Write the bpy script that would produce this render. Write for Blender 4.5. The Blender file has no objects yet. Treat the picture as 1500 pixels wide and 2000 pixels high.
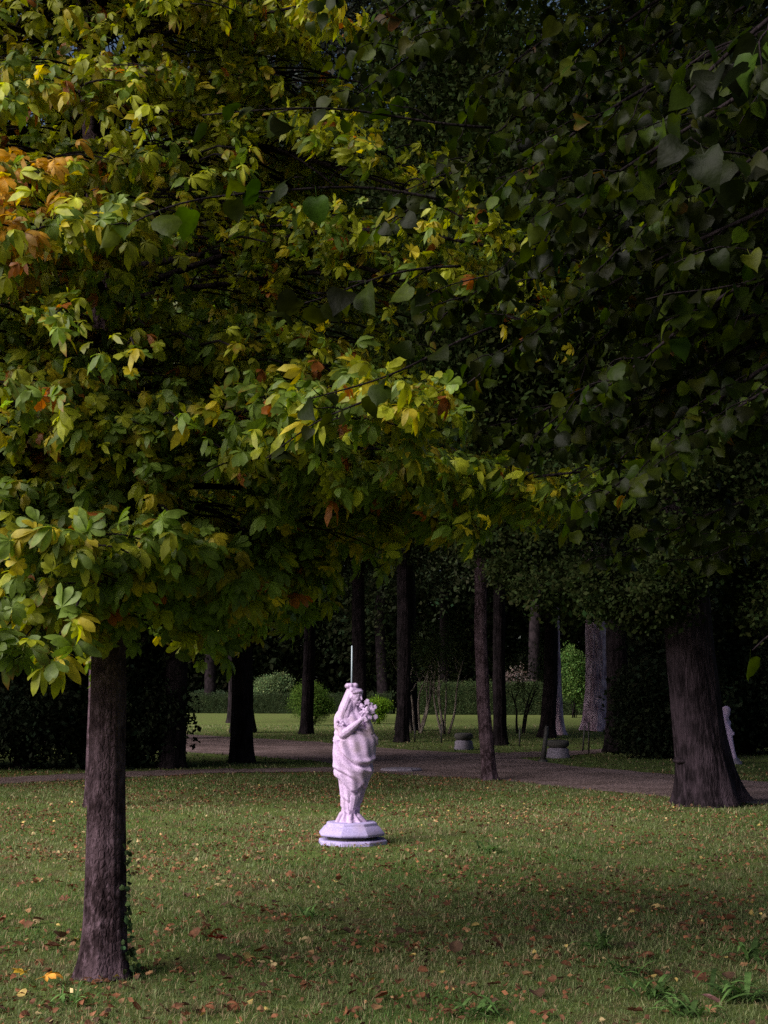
import bpy, math, random
import numpy as np
from mathutils import Vector

random.seed(7)
rng = np.random.default_rng(11)
R = math.radians
sc = bpy.context.scene
COL = sc.collection

# ------------------------------------------------------------------ camera, world, sun, exposure
F = 2600.0                      # focal length in photo pixels (1500 x 2000)
PITCH = math.atan(345 / F)
CAMH = 1.6
cam = bpy.data.cameras.new('camera')
cam.sensor_fit = 'VERTICAL'
cam.sensor_height = 36.0
cam.lens = 36.0 * F / 2000.0
cam.clip_start = 0.05
cam.clip_end = 2000
co = bpy.data.objects.new('camera', cam)
COL.objects.link(co)
co.location = (0, 0, CAMH)
co.rotation_euler = (R(90) + PITCH, 0, 0)
sc.camera = co

SUN_DIR = Vector((-0.70, -0.46, 0.55)).normalized()      # towards the light
w = bpy.data.worlds.new('World')
sc.world = w
w.use_nodes = True
nt = w.node_tree
sky = nt.nodes.new('ShaderNodeTexSky')
sky.sky_type = 'NISHITA'
sky.sun_disc = False
sky.sun_elevation = math.asin(SUN_DIR.z)
sky.sun_rotation = math.atan2(SUN_DIR.x, SUN_DIR.y)
sky.dust_density = 3.0
sky.ozone_density = 1.0
nt.links.new(sky.outputs[0], nt.nodes['Background'].inputs[0])
nt.nodes['Background'].inputs[1].default_value = 0.047
sl = bpy.data.lights.new('sun', 'SUN')
sl.energy = 4.7
sl.angle = R(54)
sl.color = (1.0, 0.95, 0.88)
so = bpy.data.objects.new('sun', sl)
COL.objects.link(so)
so.rotation_euler = SUN_DIR.to_track_quat('Z', 'Y').to_euler()
sc.view_settings.view_transform = 'Standard'
sc.view_settings.look = 'None'
sc.view_settings.gamma = 1.0
sc.view_settings.exposure = 0.7
sc.cycles.use_denoising = False
sc.cycles.max_bounces = 5
sc.cycles.diffuse_bounces = 2
sc.cycles.glossy_bounces = 2
sc.cycles.transmission_bounces = 3
sc.cycles.sample_clamp_indirect = 3.0


def P(px, py, Y):
    """world point at world depth Y seen at photo pixel (px, py)"""
    a, b = (px - 750) / F, -(py - 1000) / F
    c, s = math.cos(PITCH), math.sin(PITCH)
    dy, dz = c - b * s, s + b * c
    t = Y / dy
    return np.array([a * t, Y, CAMH + dz * t])


def G(px, py):
    """ground point at photo pixel"""
    b = -(py - 1000) / F
    c, s = math.cos(PITCH), math.sin(PITCH)
    dy, dz = c - b * s, s + b * c
    t = -CAMH / dz
    return np.array([(px - 750) / F * t, dy * t, 0.0])


# ------------------------------------------------------------------ materials
def mat(name):
    m = bpy.data.materials.new(name)
    m.use_nodes = True
    t = m.node_tree
    return m, t, t.nodes['Principled BSDF']


def nd(t, kind, **kw):
    n = t.nodes.new(kind)
    for k, v in kw.items():
        if k in n.inputs:
            n.inputs[k].default_value = v
        else:
            setattr(n, k, v)
    return n


def ramp(t, src, stops):
    r = t.nodes.new('ShaderNodeValToRGB')
    els = r.color_ramp.elements
    while len(els) > 1:
        els.remove(els[-1])
    els[0].position = stops[0][0]
    els[0].color = (*stops[0][1], 1)
    for p, c in stops[1:]:
        e = els.new(p)
        e.color = (*c, 1)
    t.links.new(src, r.inputs[0])
    return r.outputs[0]


def mixc(t, a, b, f):
    m = t.nodes.new('ShaderNodeMix')
    m.data_type = 'RGBA'
    for s, v in ((6, a), (7, b), (0, f)):
        if isinstance(v, (tuple, list)):
            m.inputs[s].default_value = (*v, 1)
        elif isinstance(v, (int, float)):
            m.inputs[s].default_value = v
        else:
            t.links.new(v, m.inputs[s])
    return m.outputs[2]


def leaf_mat(name, rough=0.5, trans=0.35, spec=0.4):
    m, t, b = mat(name)
    at = nd(t, 'ShaderNodeAttribute', attribute_name='Col')
    geo = t.nodes.new('ShaderNodeNewGeometry')
    nz = nd(t, 'ShaderNodeTexNoise', Scale=28.0, Detail=3.0)
    t.links.new(geo.outputs['Position'], nz.inputs['Vector'])
    hs = nd(t, 'ShaderNodeHueSaturation')
    mr = nd(t, 'ShaderNodeMapRange')
    mr.inputs[1].default_value = 0.3; mr.inputs[2].default_value = 0.7
    mr.inputs[3].default_value = 0.72; mr.inputs[4].default_value = 1.3
    t.links.new(nz.outputs[0], mr.inputs[0])
    t.links.new(mr.outputs[0], hs.inputs['Value'])
    t.links.new(at.outputs['Color'], hs.inputs['Color'])
    t.links.new(hs.outputs[0], b.inputs['Base Color'])
    b.inputs['Roughness'].default_value = rough
    b.inputs['Specular IOR Level'].default_value = spec
    tr = nd(t, 'ShaderNodeBsdfTranslucent')
    hs2 = nd(t, 'ShaderNodeHueSaturation')
    hs2.inputs['Saturation'].default_value = 1.15
    hs2.inputs['Value'].default_value = 1.4
    t.links.new(hs.outputs[0], hs2.inputs['Color'])
    t.links.new(hs2.outputs[0], tr.inputs['Color'])
    mx = nd(t, 'ShaderNodeMixShader')
    mx.inputs[0].default_value = trans
    t.links.new(b.outputs[0], mx.inputs[1])
    t.links.new(tr.outputs[0], mx.inputs[2])
    t.links.new(mx.outputs[0], t.nodes['Material Output'].inputs['Surface'])
    bp = nd(t, 'ShaderNodeBump', Strength=0.35, Distance=0.01)
    t.links.new(nz.outputs[0], bp.inputs['Height'])
    t.links.new(bp.outputs[0], b.inputs['Normal'])
    return m


def bark_mat(name, c0, c1, c2, stretch=0.18, sc_=14.0, bump=0.9):
    m, t, b = mat(name)
    tc = t.nodes.new('ShaderNodeTexCoord')
    mp = nd(t, 'ShaderNodeMapping')
    mp.inputs['Scale'].default_value = (1, 1, stretch)
    t.links.new(tc.outputs['Object'], mp.inputs[0])
    n1 = nd(t, 'ShaderNodeTexNoise', Scale=sc_, Detail=8.0, Roughness=0.65)
    n2 = nd(t, 'ShaderNodeTexNoise', Scale=3.0, Detail=4.0)
    v = nd(t, 'ShaderNodeTexVoronoi', Scale=sc_ * 1.6)
    v.feature = 'DISTANCE_TO_EDGE'
    t.links.new(mp.outputs[0], n1.inputs['Vector'])
    t.links.new(mp.outputs[0], v.inputs['Vector'])
    t.links.new(tc.outputs['Object'], n2.inputs['Vector'])
    base = ramp(t, n1.outputs[0], [(0.32, c0), (0.5, c1), (0.68, c2)])
    patch = ramp(t, n2.outputs[0], [(0.45, (0, 0, 0)), (0.62, (1, 1, 1))])
    c = mixc(t, base, tuple(min(1, x * 1.5) for x in c2), patch)
    mm = nd(t, 'ShaderNodeMath', operation='MULTIPLY')
    mm.inputs[1].default_value = 0.35
    t.links.new(patch, mm.inputs[0])
    c = mixc(t, base, tuple(min(1, x * 1.5) for x in c2), mm.outputs[0])
    t.links.new(c, b.inputs['Base Color'])
    b.inputs['Roughness'].default_value = 0.9
    b.inputs['Specular IOR Level'].default_value = 0.05
    ad = nd(t, 'ShaderNodeMath', operation='ADD')
    ml = nd(t, 'ShaderNodeMath', operation='MINIMUM')
    ml.inputs[1].default_value = 0.25
    t.links.new(v.outputs['Distance'], ml.inputs[0])
    t.links.new(ml.outputs[0], ad.inputs[0])
    t.links.new(n1.outputs[0], ad.inputs[1])
    bp = nd(t, 'ShaderNodeBump', Strength=bump, Distance=0.03)
    t.links.new(ad.outputs[0], bp.inputs['Height'])
    t.links.new(bp.outputs[0], b.inputs['Normal'])
    return m


M_CHEST = leaf_mat('chestnut_leaf', 0.5, 0.45, 0.35)
M_LIND = leaf_mat('linden_leaf', 0.48, 0.5, 0.14)
M_FAR = leaf_mat('far_leaf', 0.8, 0.15, 0.03)
M_GRASS = leaf_mat('grass_blade', 0.65, 0.25, 0.2)
M_LITTER = leaf_mat('dry_leaf', 0.75, 0.15, 0.2)
M_BARK = bark_mat('chestnut_bark', (0.010, 0.006, 0.008), (0.036, 0.022, 0.027), (0.13, 0.085, 0.11), 0.55, 24)
M_BARK2 = bark_mat('furrowed_bark', (0.006, 0.004, 0.006), (0.014, 0.010, 0.013), (0.045, 0.031, 0.042), 0.16, 22, 1.0)
M_BARKD = bark_mat('dark_bark', (0.004, 0.003, 0.0035), (0.010, 0.0075, 0.009), (0.028, 0.02, 0.024), 0.2, 16)
M_BARKP = bark_mat('pale_bark', (0.12, 0.07, 0.11), (0.34, 0.22, 0.30), (0.62, 0.46, 0.56), 0.12, 11)


# ------------------------------------------------------------------ mesh plumbing
def mesh_obj(name, V, loops, sizes, material, parent=None, col=None, smooth=False):
    me = bpy.data.meshes.new(name)
    V = np.asarray(V, dtype=np.float32)
    loops = np.asarray(loops, dtype=np.int32).ravel()
    sizes = np.asarray(sizes, dtype=np.int32)
    me.vertices.add(len(V))
    me.vertices.foreach_set('co', V.ravel())
    me.loops.add(len(loops))
    me.loops.foreach_set('vertex_index', loops)
    me.polygons.add(len(sizes))
    starts = np.concatenate([[0], np.cumsum(sizes)[:-1]]).astype(np.int32)
    me.polygons.foreach_set('loop_start', starts)
    me.polygons.foreach_set('use_smooth', np.full(len(sizes), smooth))
    if col is not None:
        a = me.color_attributes.new('Col', 'FLOAT_COLOR', 'POINT')
        c4 = np.ones((len(V), 4), dtype=np.float32)
        c4[:, :3] = col
        a.data.foreach_set('color', c4.ravel())
    me.update(calc_edges=True)
    me.validate(verbose=False)
    me.materials.append(material)
    o = bpy.data.objects.new(name, me)
    COL.objects.link(o)
    if parent is not None:
        o.parent = parent
    return o


class MB:
    """collects pieces, links them as one mesh"""
    def __init__(s):
        s.V, s.L, s.S, s.C, s.n = [], [], [], [], 0

    def add(s, V, loops, sizes, col=None):
        s.V.append(np.asarray(V, float))
        s.L.append(np.asarray(loops, int).ravel() + s.n)
        s.S.append(np.asarray(sizes, int))
        if col is not None:
            c = np.asarray(col, float)
            s.C.append(np.tile(c, (len(V), 1)) if c.ndim == 1 else c)
        s.n += len(V)

    def build(s, name, material, parent=None, smooth=True):
        V = np.concatenate(s.V)
        if parent is not None:
            V = V - np.array(parent.location)
        return mesh_obj(name, V, np.concatenate(s.L), np.concatenate(s.S), material, parent,
                        np.concatenate(s.C) if s.C else None, smooth)

    def tube(s, pts, rad, seg=8, flute=None, col=None, cap=True):
        pts = np.asarray(pts, float)
        n = len(pts)
        rad = np.broadcast_to(np.asarray(rad, float), (n,))
        tan = np.gradient(pts, axis=0)
        tan /= np.linalg.norm(tan, axis=1)[:, None] + 1e-9
        ref = np.array([0, 1.0, 0]) if abs(tan[:, 1]).mean() < 0.7 else np.array([0, 0, 1.0])
        a = np.cross(tan, ref); a /= np.linalg.norm(a, axis=1)[:, None] + 1e-9
        b = np.cross(tan, a)
        th = np.linspace(0, 2 * math.pi, seg, endpoint=False)
        rr = rad[:, None] * np.ones(seg)
        if flute is not None:
            rr = rr * flute(np.linspace(0, 1, n)[:, None], th[None, :])
        V = pts[:, None, :] + rr[..., None] * (np.cos(th)[None, :, None] * a[:, None, :] + np.sin(th)[None, :, None] * b[:, None, :])
        i = np.arange(n - 1)[:, None] * seg
        j = np.arange(seg)[None, :]
        j2 = (j + 1) % seg
        q = np.stack([i + j, i + j2, i + seg + j2, i + seg + j], -1).reshape(-1, 4)
        L = list(q.ravel()); S = [4] * len(q)
        if cap:
            L += list(range(seg))[::-1] + list(range((n - 1) * seg, n * seg)); S += [seg, seg]
        s.add(V.reshape(-1, 3), L, S, col)

    def grid(s, X, closed_u=False, col=None):
        """X (n, m, 3) sheet"""
        n, m = X.shape[:2]
        i = np.arange(n - 1)[:, None] * m
        j = np.arange(m if closed_u else m - 1)[None, :]
        j2 = (j + 1) % m
        q = np.stack([i + j, i + j2, i + m + j2, i + m + j], -1).reshape(-1, 4)
        s.add(X.reshape(-1, 3), q, [4] * len(q), col)

    def ball(s, c, r, sub=(10, 14), rot=None, col=None):
        nu, nv = sub
        u = np.linspace(0, math.pi, nu)[:, None]
        v = np.linspace(0, 2 * math.pi, nv, endpoint=False)[None, :]
        r = np.broadcast_to(np.asarray(r, float), (3,))
        X = np.stack([np.sin(u) * np.cos(v) * r[0], np.sin(u) * np.sin(v) * r[1], np.cos(u) * np.ones_like(v) * r[2]], -1)
        if rot is not None:
            X = X @ np.asarray(rot).T
        s.grid(X + np.asarray(c), True, col)

    def caps(s, pts, rad, seg=10):
        """tapered capsule chain"""
        pts = [np.asarray(p, float) for p in pts]
        s.tube(pts, rad, seg)
        for p, r in zip(pts, np.broadcast_to(np.asarray(rad, float), (len(pts),))):
            s.ball(p, r * 0.995, (8, 10))


def empty(name, loc, label, cat, group=None, kind=None):
    o = bpy.data.objects.new(name, None)
    COL.objects.link(o)
    o.location = [float(v) for v in loc]
    tag(o, label, cat, group, kind)
    return o


def tag(o, label=None, cat=None, group=None, kind=None):
    if label: o['label'] = label
    if cat: o['category'] = cat
    if group: o['group'] = group
    if kind: o['kind'] = kind
    return o


def norm(a):
    a = np.asarray(a, float)
    return a / (np.linalg.norm(a, axis=-1, keepdims=True) + 1e-9)


# ------------------------------------------------------------------ leaf templates  (+Y forward, +Z up face, length 1)
def t_leaflets(angles, lengths, wid, droop, fold, seed=0, rows=(0.03, 0.3, 0.55, 0.76, 0.92), prof=(0.10, 0.50, 0.88, 1.0, 0.66)):
    r = np.random.default_rng(seed)
    V, L, S, W = [], [], [], []
    n = 0
    for a, ln in zip(angles, lengths):
        a = math.radians(a + r.normal(0, 5)); ln = ln * (1 + r.normal(0, .07))
        d = np.array([math.sin(a), math.cos(a), 0]); sd = np.array([math.cos(a), -math.sin(a), 0])
        dr = droop * (1 + r.normal(0, .3)); tw = r.normal(0, .25)
        for t, p in zip(rows, prof):
            hw = p * wid * ln * 0.5
            z = -dr * (t * ln) ** 1.8
            for k in (-1, 0, 1):
                V.append(d * t * ln * (1 - 0.25 * dr * t) + sd * k * hw + np.array([0, 0, z + (fold if k else 0) * hw + k * tw * hw + r.normal(0, .008)]))
                W.append(0.15 + 0.5 * t if k else 0.0)
        V.append(d * ln * (1 - 0.25 * dr) + np.array([0, 0, -dr * ln ** 1.8 - .03])); W.append(1.0)
        for q in range(len(rows) - 1):
            b0 = n + q * 3
            for k in (0, 1):
                L += [b0 + k, b0 + k + 1, b0 + 3 + k + 1, b0 + 3 + k]; S.append(4)
        b0 = n + (len(rows) - 1) * 3; tip = n + len(rows) * 3
        L += [b0, b0 + 1, tip, b0 + 1, b0 + 2, tip]; S += [3, 3]
        n += len(rows) * 3 + 1
    # petiole
    V += [np.array([-.012, 0, 0]), np.array([.012, 0, 0]), np.array([.012, -.55, .06]), np.array([-.012, -.55, .06])]
    L += [n, n + 1, n + 2, n + 3]; S.append(4); W += [0, 0, 0, 0]
    return np.array(V), np.array(L), np.array(S), np.array(W)


CHEST_T = [t_leaflets((-118, -76, -37, 0, 37, 76, 118), (.42, .70, .90, 1.0, .90, .70, .42), .45, dr, .18, sd)
           for sd, dr in enumerate((0.35, 0.6, 0.9, 0.5, 1.2))]
CHEST_S = [t_leaflets((-110, -62, -20, 22, 64, 112), (.5, .78, .98, 1.0, .75, .48), .5, dr, .22, sd + 20, (0.03, 0.45, 0.8), (.1, .78, .98))
           for sd, dr in enumerate((0.4, 0.8, 1.3, 0.2, 1.7))]


def t_heart(seed=0, cup=0.15, droop=0.2):
    r = np.random.default_rng(seed)
    half = [(0.0, 0.0), (.16, -.06), (.34, -.05), (.48, .08), (.54, .28), (.51, .48), (.42, .66), (.27, .81), (.10, .93)]
    lop = r.uniform(.85, 1.15)
    n = len(half)
    V, W = [], []
    def put(x, y, w):
        z = cup * abs(x) - droop * y * y + r.normal(0, .012)
        V.append(np.array([x, y, z])); W.append(w)
    mids = [(0, y) for y in (0.0, .02, .08, .18, .32, .48, .66, .83, .97)]
    for (x, y) in mids: put(x, y, 0)
    for sgn in (-1, 1):
        for k, (x, y) in enumerate(half):
            if k == 0: continue
            j = 1 + (.05 if k % 2 else -.03)
            put(sgn * x * j * (lop if sgn > 0 else 2 - lop), y + r.normal(0, .018), .8)
    put(0, 1.06, 1.0)
    L, S = [], []
    for si in range(2):
        o = n + si * (n - 1) - 1
        for k in range(1, n - 1):
            q = [k, o + k, o + k + 1, k + 1]
            L += q if si else q[::-1]; S.append(4)
        q = [0, o + 1, 1]
        L += q if si else q[::-1]; S.append(3)
        q = [n - 1, o + n - 1, n + 2 * (n - 1)]
        L += q if si else q[::-1]; S.append(3)
    b0 = len(V)
    V += [np.array([-.012, 0, 0]), np.array([.012, 0, 0]), np.array([.012, -.4, .1]), np.array([-.012, -.4, .1])]
    L += [b0, b0 + 1, b0 + 2, b0 + 3]; S.append(4); W += [0] * 4
    return np.array(V), np.array(L), np.array(S), np.array(W)


HEART_T = [t_heart(1, .15, .3), t_heart(2, .5, .4), t_heart(3, -.3, .4), t_heart(4, .1, .55), t_heart(5, .6, .2), t_heart(6, -.45, .2), t_heart(7, .3, .6)]


def t_sprig(seed, n=6, spread=.5, ls=.34):
    r = np.random.default_rng(seed)
    V, L, S, W = [], [], [], []
    for k in range(n):
        c = r.normal(0, spread, 3) * (1, 1, .6)
        d = norm(r.normal(0, 1, 3) + np.array([0, .4, -.3])); u = norm(r.normal(0, .6, 3) + np.array([0, 0, 1.0]))
        sd = norm(np.cross(d, u)); l = ls * r.uniform(.7, 1.3)
        b = len(V)
        V += [c, c + d * l * .5 + sd * l * .3, c + d * l, c + d * l * .5 - sd * l * .3]
        L += [b, b + 1, b + 2, b + 3]; S.append(4); W += [0, .3, .7, .3]
    return np.array(V), np.array(L), np.array(S), np.array(W)


SPRIG_T = [t_sprig(s) for s in range(6)]


def scatter(mb, temps, pos, fwd, nrm, size, col, brown=None, brown_col=(0.22, 0.075, 0.02)):
    """instances of templates written straight into mb"""
    pos = np.asarray(pos, float); N = len(pos)
    if N == 0: return
    fwd = norm(fwd); right = norm(np.cross(fwd, nrm)); up = np.cross(right, fwd)
    size = np.broadcast_to(np.asarray(size, float), (N,))
    col = np.broadcast_to(np.asarray(col, float), (N, 3))
    if brown is None: brown = np.zeros(N)
    pick = rng.integers(0, len(temps), N)
    bc = np.array(brown_col)
    for k, (V, L, S, W) in enumerate(temps):
        m = np.where(pick == k)[0]
        if not len(m): continue
        M = np.stack([right[m], fwd[m], up[m]], -1) * size[m][:, None, None]
        X = np.einsum('nij,vj->nvi', M, V) + pos[m][:, None, :]
        LL = (L[None, :] + (np.arange(len(m)) * len(V))[:, None]).ravel()
        f = np.clip(brown[m][:, None] * W[None, :] ** 1.6 * 1.3, 0, 1)[..., None]
        C = col[m][:, None, :] * (1 - f) + bc * f
        mb.add(X.reshape(-1, 3), LL, np.tile(S, len(m)), C.reshape(-1, 3))


def jit(c, n, v=.18, h=.12):
    c = np.asarray(c, float)
    k = rng.lognormal(0, v, (n, 1))
    return np.clip(c * k * (1 + rng.normal(0, h, (n, 3)) * (1, .5, .6)), 0.002, 0.8)


# ------------------------------------------------------------------ the setting
def vnoise(x, y, s, seed):
    return (np.sin(x * s + seed) * np.cos(y * s * 1.3 - seed * 2) + .5 * np.sin(x * s * 2.3 + y * s * 1.7 + seed * 3) + .3 * np.cos(x * s * 4.1 - y * s * 3.7 + seed)) / 1.8


def ground_mat():
    m, t, b = mat('lawn_soil')
    geo = t.nodes.new('ShaderNodeNewGeometry')
    n1 = nd(t, 'ShaderNodeTexNoise', Scale=0.55, Detail=5.0)
    n2 = nd(t, 'ShaderNodeTexNoise', Scale=22.0, Detail=8.0, Roughness=0.75)
    n3 = nd(t, 'ShaderNodeTexNoise', Scale=2.2, Detail=6.0, Roughness=0.7)
    for n in (n1, n2, n3): t.links.new(geo.outputs['Position'], n.inputs['Vector'])
    g = ramp(t, n2.outputs[0], [(.3, (.035, .048, .014)), (.5, (.095, .13, .034)), (.72, (.19, .22, .065))])
    br = ramp(t, n2.outputs[0], [(.3, (.05, .032, .02)), (.55, (.11, .08, .045)), (.72, (.21, .15, .085))])
    f = ramp(t, n3.outputs[0], [(.48, (0, 0, 0)), (.66, (1, 1, 1))])
    c = mixc(t, g, br, f)
    t.links.new(c, b.inputs['Base Color'])
    b.inputs['Roughness'].default_value = 1.0
    b.inputs['Specular IOR Level'].default_value = .05
    bp = nd(t, 'ShaderNodeBump', Strength=.8, Distance=.03)
    t.links.new(n2.outputs[0], bp.inputs['Height'])
    t.links.new(bp.outputs[0], b.inputs['Normal'])
    return m


def gravel_mat():
    m, t, b = mat('gravel')
    geo = t.nodes.new('ShaderNodeNewGeometry')
    n1 = nd(t, 'ShaderNodeTexNoise', Scale=1.0, Detail=5.0)
    n2 = nd(t, 'ShaderNodeTexVoronoi', Scale=28.0)
    for n in (n1, n2): t.links.new(geo.outputs['Position'], n.inputs['Vector'])
    a = ramp(t, n2.outputs['Color'], [(.1, (.065, .042, .040)), (.5, (.16, .108, .105)), (.9, (.38, .27, .27))])
    d = ramp(t, n1.outputs[0], [(.38, (.06, .04, .037)), (.62, (.22, .152, .16))])
    c = mixc(t, a, d, .5)
    t.links.new(c, b.inputs['Base Color'])
    b.inputs['Roughness'].default_value = 1.0
    b.inputs['Specular IOR Level'].default_value = .1
    bp = nd(t, 'ShaderNodeBump', Strength=.6, Distance=.02)
    t.links.new(n2.outputs['Distance'], bp.inputs['Height'])
    t.links.new(bp.outputs[0], b.inputs['Normal'])
    return m


M_SOIL = ground_mat()
M_GRAV = gravel_mat()
gb = MB()
gb.add([(-400, -200, 0), (400, -200, 0), (400, 900, 0), (-400, 900, 0)], [0, 1, 2, 3], [4])
g = gb.build('ground', M_SOIL, smooth=False); tag(g, kind='structure')


def sheet(name, cl, z, material):
    """ribbon from a list of (left point, right point) pairs in photo pixels on the ground"""
    A = np.array([G(*a)[:2] for a, b in cl]); B = np.array([G(*b)[:2] for a, b in cl])
    t0 = np.linspace(0, 1, len(A)); t = np.linspace(0, 1, 90)
    A = np.stack([np.interp(t, t0, A[:, k]) for k in (0, 1)], 1); B = np.stack([np.interp(t, t0, B[:, k]) for k in (0, 1)], 1)
    A[:, 1] += rng.normal(0, .10, len(A)); B[:, 1] += rng.normal(0, .10, len(B))
    X = np.zeros((90, 2, 3)); X[:, 0, :2] = A; X[:, 1, :2] = B; X[..., 2] = z
    mb = MB(); mb.grid(X)
    o = mb.build(name, material, smooth=False)
    return tag(o, kind='structure')


# main path: from the right, through the middle, away to the far left; near side first, far side second
PATH1 = [((-500, 1430), (-500, 1408)), ((340, 1468), (340, 1433)), ((480, 1476), (480, 1441)), ((620, 1486), (620, 1449)), ((750, 1511), (750, 1461)), ((860, 1518), (860, 1468)),
         ((980, 1524), (980, 1476)), ((1120, 1540), (1120, 1497)), ((1300, 1556), (1300, 1512)), ((1480, 1570), (1480, 1526)), ((1900, 1610), (1900, 1552))]
sheet('path', PATH1, .004, M_GRAV)
PATH2 = [((-900, 1600), (-900, 1575)), ((-300, 1556), (-300, 1536)), ((0, 1532), (0, 1519)), ((200, 1521), (200, 1509)), ((400, 1511), (400, 1503)), ((560, 1508), (560, 1501)), ((700, 1510), (700, 1498)), ((780, 1508), (780, 1490))]
sheet('path', PATH2, .008, M_GRAV)
PATH3 = [((900, 1486), (900, 1474)), ((1010, 1481), (1010, 1470)), ((1120, 1476), (1120, 1467)), ((1250, 1464), (1250, 1459)), ((1500, 1455), (1500, 1450)), ((2100, 1440), (2100, 1436))]
sheet('path', PATH3, .012, M_GRAV)


def on_path(x, y):
    """rough test on the ground plane"""
    inside = np.zeros(len(x), bool)
    for cl in (PATH1, PATH2, PATH3):
        A = np.array([G(*a)[:2] for a, b in cl]); B = np.array([G(*b)[:2] for a, b in cl])
        ya = np.interp(x, A[:, 0], A[:, 1], left=np.nan, right=np.nan); yb = np.interp(x, B[:, 0], B[:, 1], left=np.nan, right=np.nan)
        inside |= np.nan_to_num((y > np.minimum(ya, yb)) & (y < np.maximum(ya, yb)))
    return inside


# grass: real blades, one object
def grass():
    mb = MB()
    for (y0, y1, dens, h, wd) in ((4.6, 8, 5200, .030, .0035), (8, 12, 2600, .032, .005), (12, 17, 1300, .034, .007), (17, 25, 500, .036, .011), (25, 60, 50, .045, .025)):
        xm = .36 * y1 + 1.0
        n = int((y1 - y0) * 2 * xm * dens)
        x = rng.uniform(-xm, xm, n); y = rng.uniform(y0, y1, n)
        thin = vnoise(x, y, 1.1, 2.0) + vnoise(x, y, 3.7, 5.0) * .7
        keep = (rng.uniform(-1.1, 1.2, n) < thin + .5) & ~on_path(x, y)
        x, y, thin = x[keep], y[keep], thin[keep]; n = len(x)
        hh = h * rng.lognormal(0, .35, n) * (1 + .25 * vnoise(x, y, 2.0, 9.0))
        az = rng.uniform(0, 2 * math.pi, n); ln = rng.uniform(.2, 1.3, n)
        sx, sy = np.cos(az), np.sin(az); az2 = az + rng.normal(0, .6, n) + math.pi / 2
        bx, by = np.cos(az2), np.sin(az2)
        V = np.zeros((n, 5, 3))
        w_ = wd * rng.uniform(.6, 1.3, n)
        for k, (tt, ww) in enumerate(((0, 1), (0, -1), (.55, -.8), (.55, .8), (1, 0))):
            V[:, k, 0] = x + sx * w_ * ww * .5 + bx * hh * ln * tt * tt
            V[:, k, 1] = y + sy * w_ * ww * .5 + by * hh * ln * tt * tt
            V[:, k, 2] = hh * tt * (1 - .25 * ln * tt)
        L = (np.array([0, 1, 2, 3, 3, 2, 4])[None] + (np.arange(n) * 5)[:, None]).ravel()
        f = np.clip(.5 + .5 * vnoise(x, y, .7, 1.0) + .3 * vnoise(x, y, 2.9, 4.0) + rng.normal(0, .22, n), 0, 1)[:, None]
        lush = np.array([.048, .105, .02]); pale = np.array([.175, .185, .09])
        c = lush * (1 - f) + pale * f
        dry = rng.random(n) < .14 + .3 * np.clip(vnoise(x, y, 1.9, 6.6) - .1, 0, 1)
        c[dry] = np.array([.27, .20, .12])
        c = c * rng.lognormal(0, .22, (n, 1))
        mb.add(V.reshape(-1, 3), L, np.tile([4, 3], n), np.repeat(c, 5, axis=0))
    o = mb.build('grass', M_GRASS, smooth=False)
    tag(o, kind='stuff')


grass()


# ------------------------------------------------------------------ trees
def wig(p0, p1, n, amp, seed=None, sag=0.0):
    r = np.random.default_rng(seed if seed is not None else rng.integers(1 << 30))
    p0, p1 = np.asarray(p0, float), np.asarray(p1, float)
    t = np.linspace(0, 1, n)[:, None]
    L = np.linalg.norm(p1 - p0)
    off = np.zeros((n, 3))
    for k in (1, 2, 3):
        off += np.sin(t * math.pi * k) * r.normal(0, amp * L / k, 3)
    pts = p0 + (p1 - p0) * t + off
    pts[:, 2] += -sag * L * np.sin(t[:, 0] * math.pi)
    return pts


def trunk_mb(pts, rads, seg=28, flare=.35, nlobe=6, seed=0, rough=.03, ridges=0):
    """smooth trunk with a root flare and irregular section"""
    r = np.random.default_rng(seed)
    pts = np.asarray(pts, float)
    n = 44 if not ridges else 160
    t0 = np.linspace(0, 1, len(pts)) if len(pts) > 2 else np.array([0, 1.])
    t = np.linspace(0, 1, n) ** 1.6
    X = np.stack([np.interp(t, t0, pts[:, k]) for k in range(3)], 1)
    H = pts[-1][2] - pts[0][2]
    rr = np.interp(t, np.linspace(0, 1, len(rads)), rads)
    ph = r.uniform(0, 6.28, 8)

    def fl(s, th):
        z = (t * H)[:, None]
        fa = flare * np.exp(-z / (rads[0] * (1.6 if not ridges else 1.0)))
        q = 1 + fa * (1 + .45 * np.sin(nlobe * th + ph[0]) + .3 * np.sin((nlobe - 2) * th + ph[1]))
        q = q + rough * np.sin(3 * th + ph[2] + z * 1.2) + rough * .8 * np.sin(7 * th + ph[3] + z * .9) + rough * .5 * np.sin(13 * th + ph[4] - z * 2.3) + rough * .6 * np.sin(z * 5.1 + ph[5] + th)
        if ridges:
            w_ = th + .10 * np.sin(z * 2.1 + ph[6]) + .05 * np.sin(z * 6.3 + 4 * th)
            a_ = np.abs(np.sin(ridges / 2 * w_ + .8 * np.sin(3 * th + z * 1.7))) ** .6 + .5 * np.abs(np.sin(ridges * .9 * w_ + 2 * np.sin(z * 3.3 + 2 * th))) ** .6
            q = q + .030 * (a_ - .8)
        return q
    mb = MB()
    mb.tube(X, rr, seg, fl)
    return mb


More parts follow.
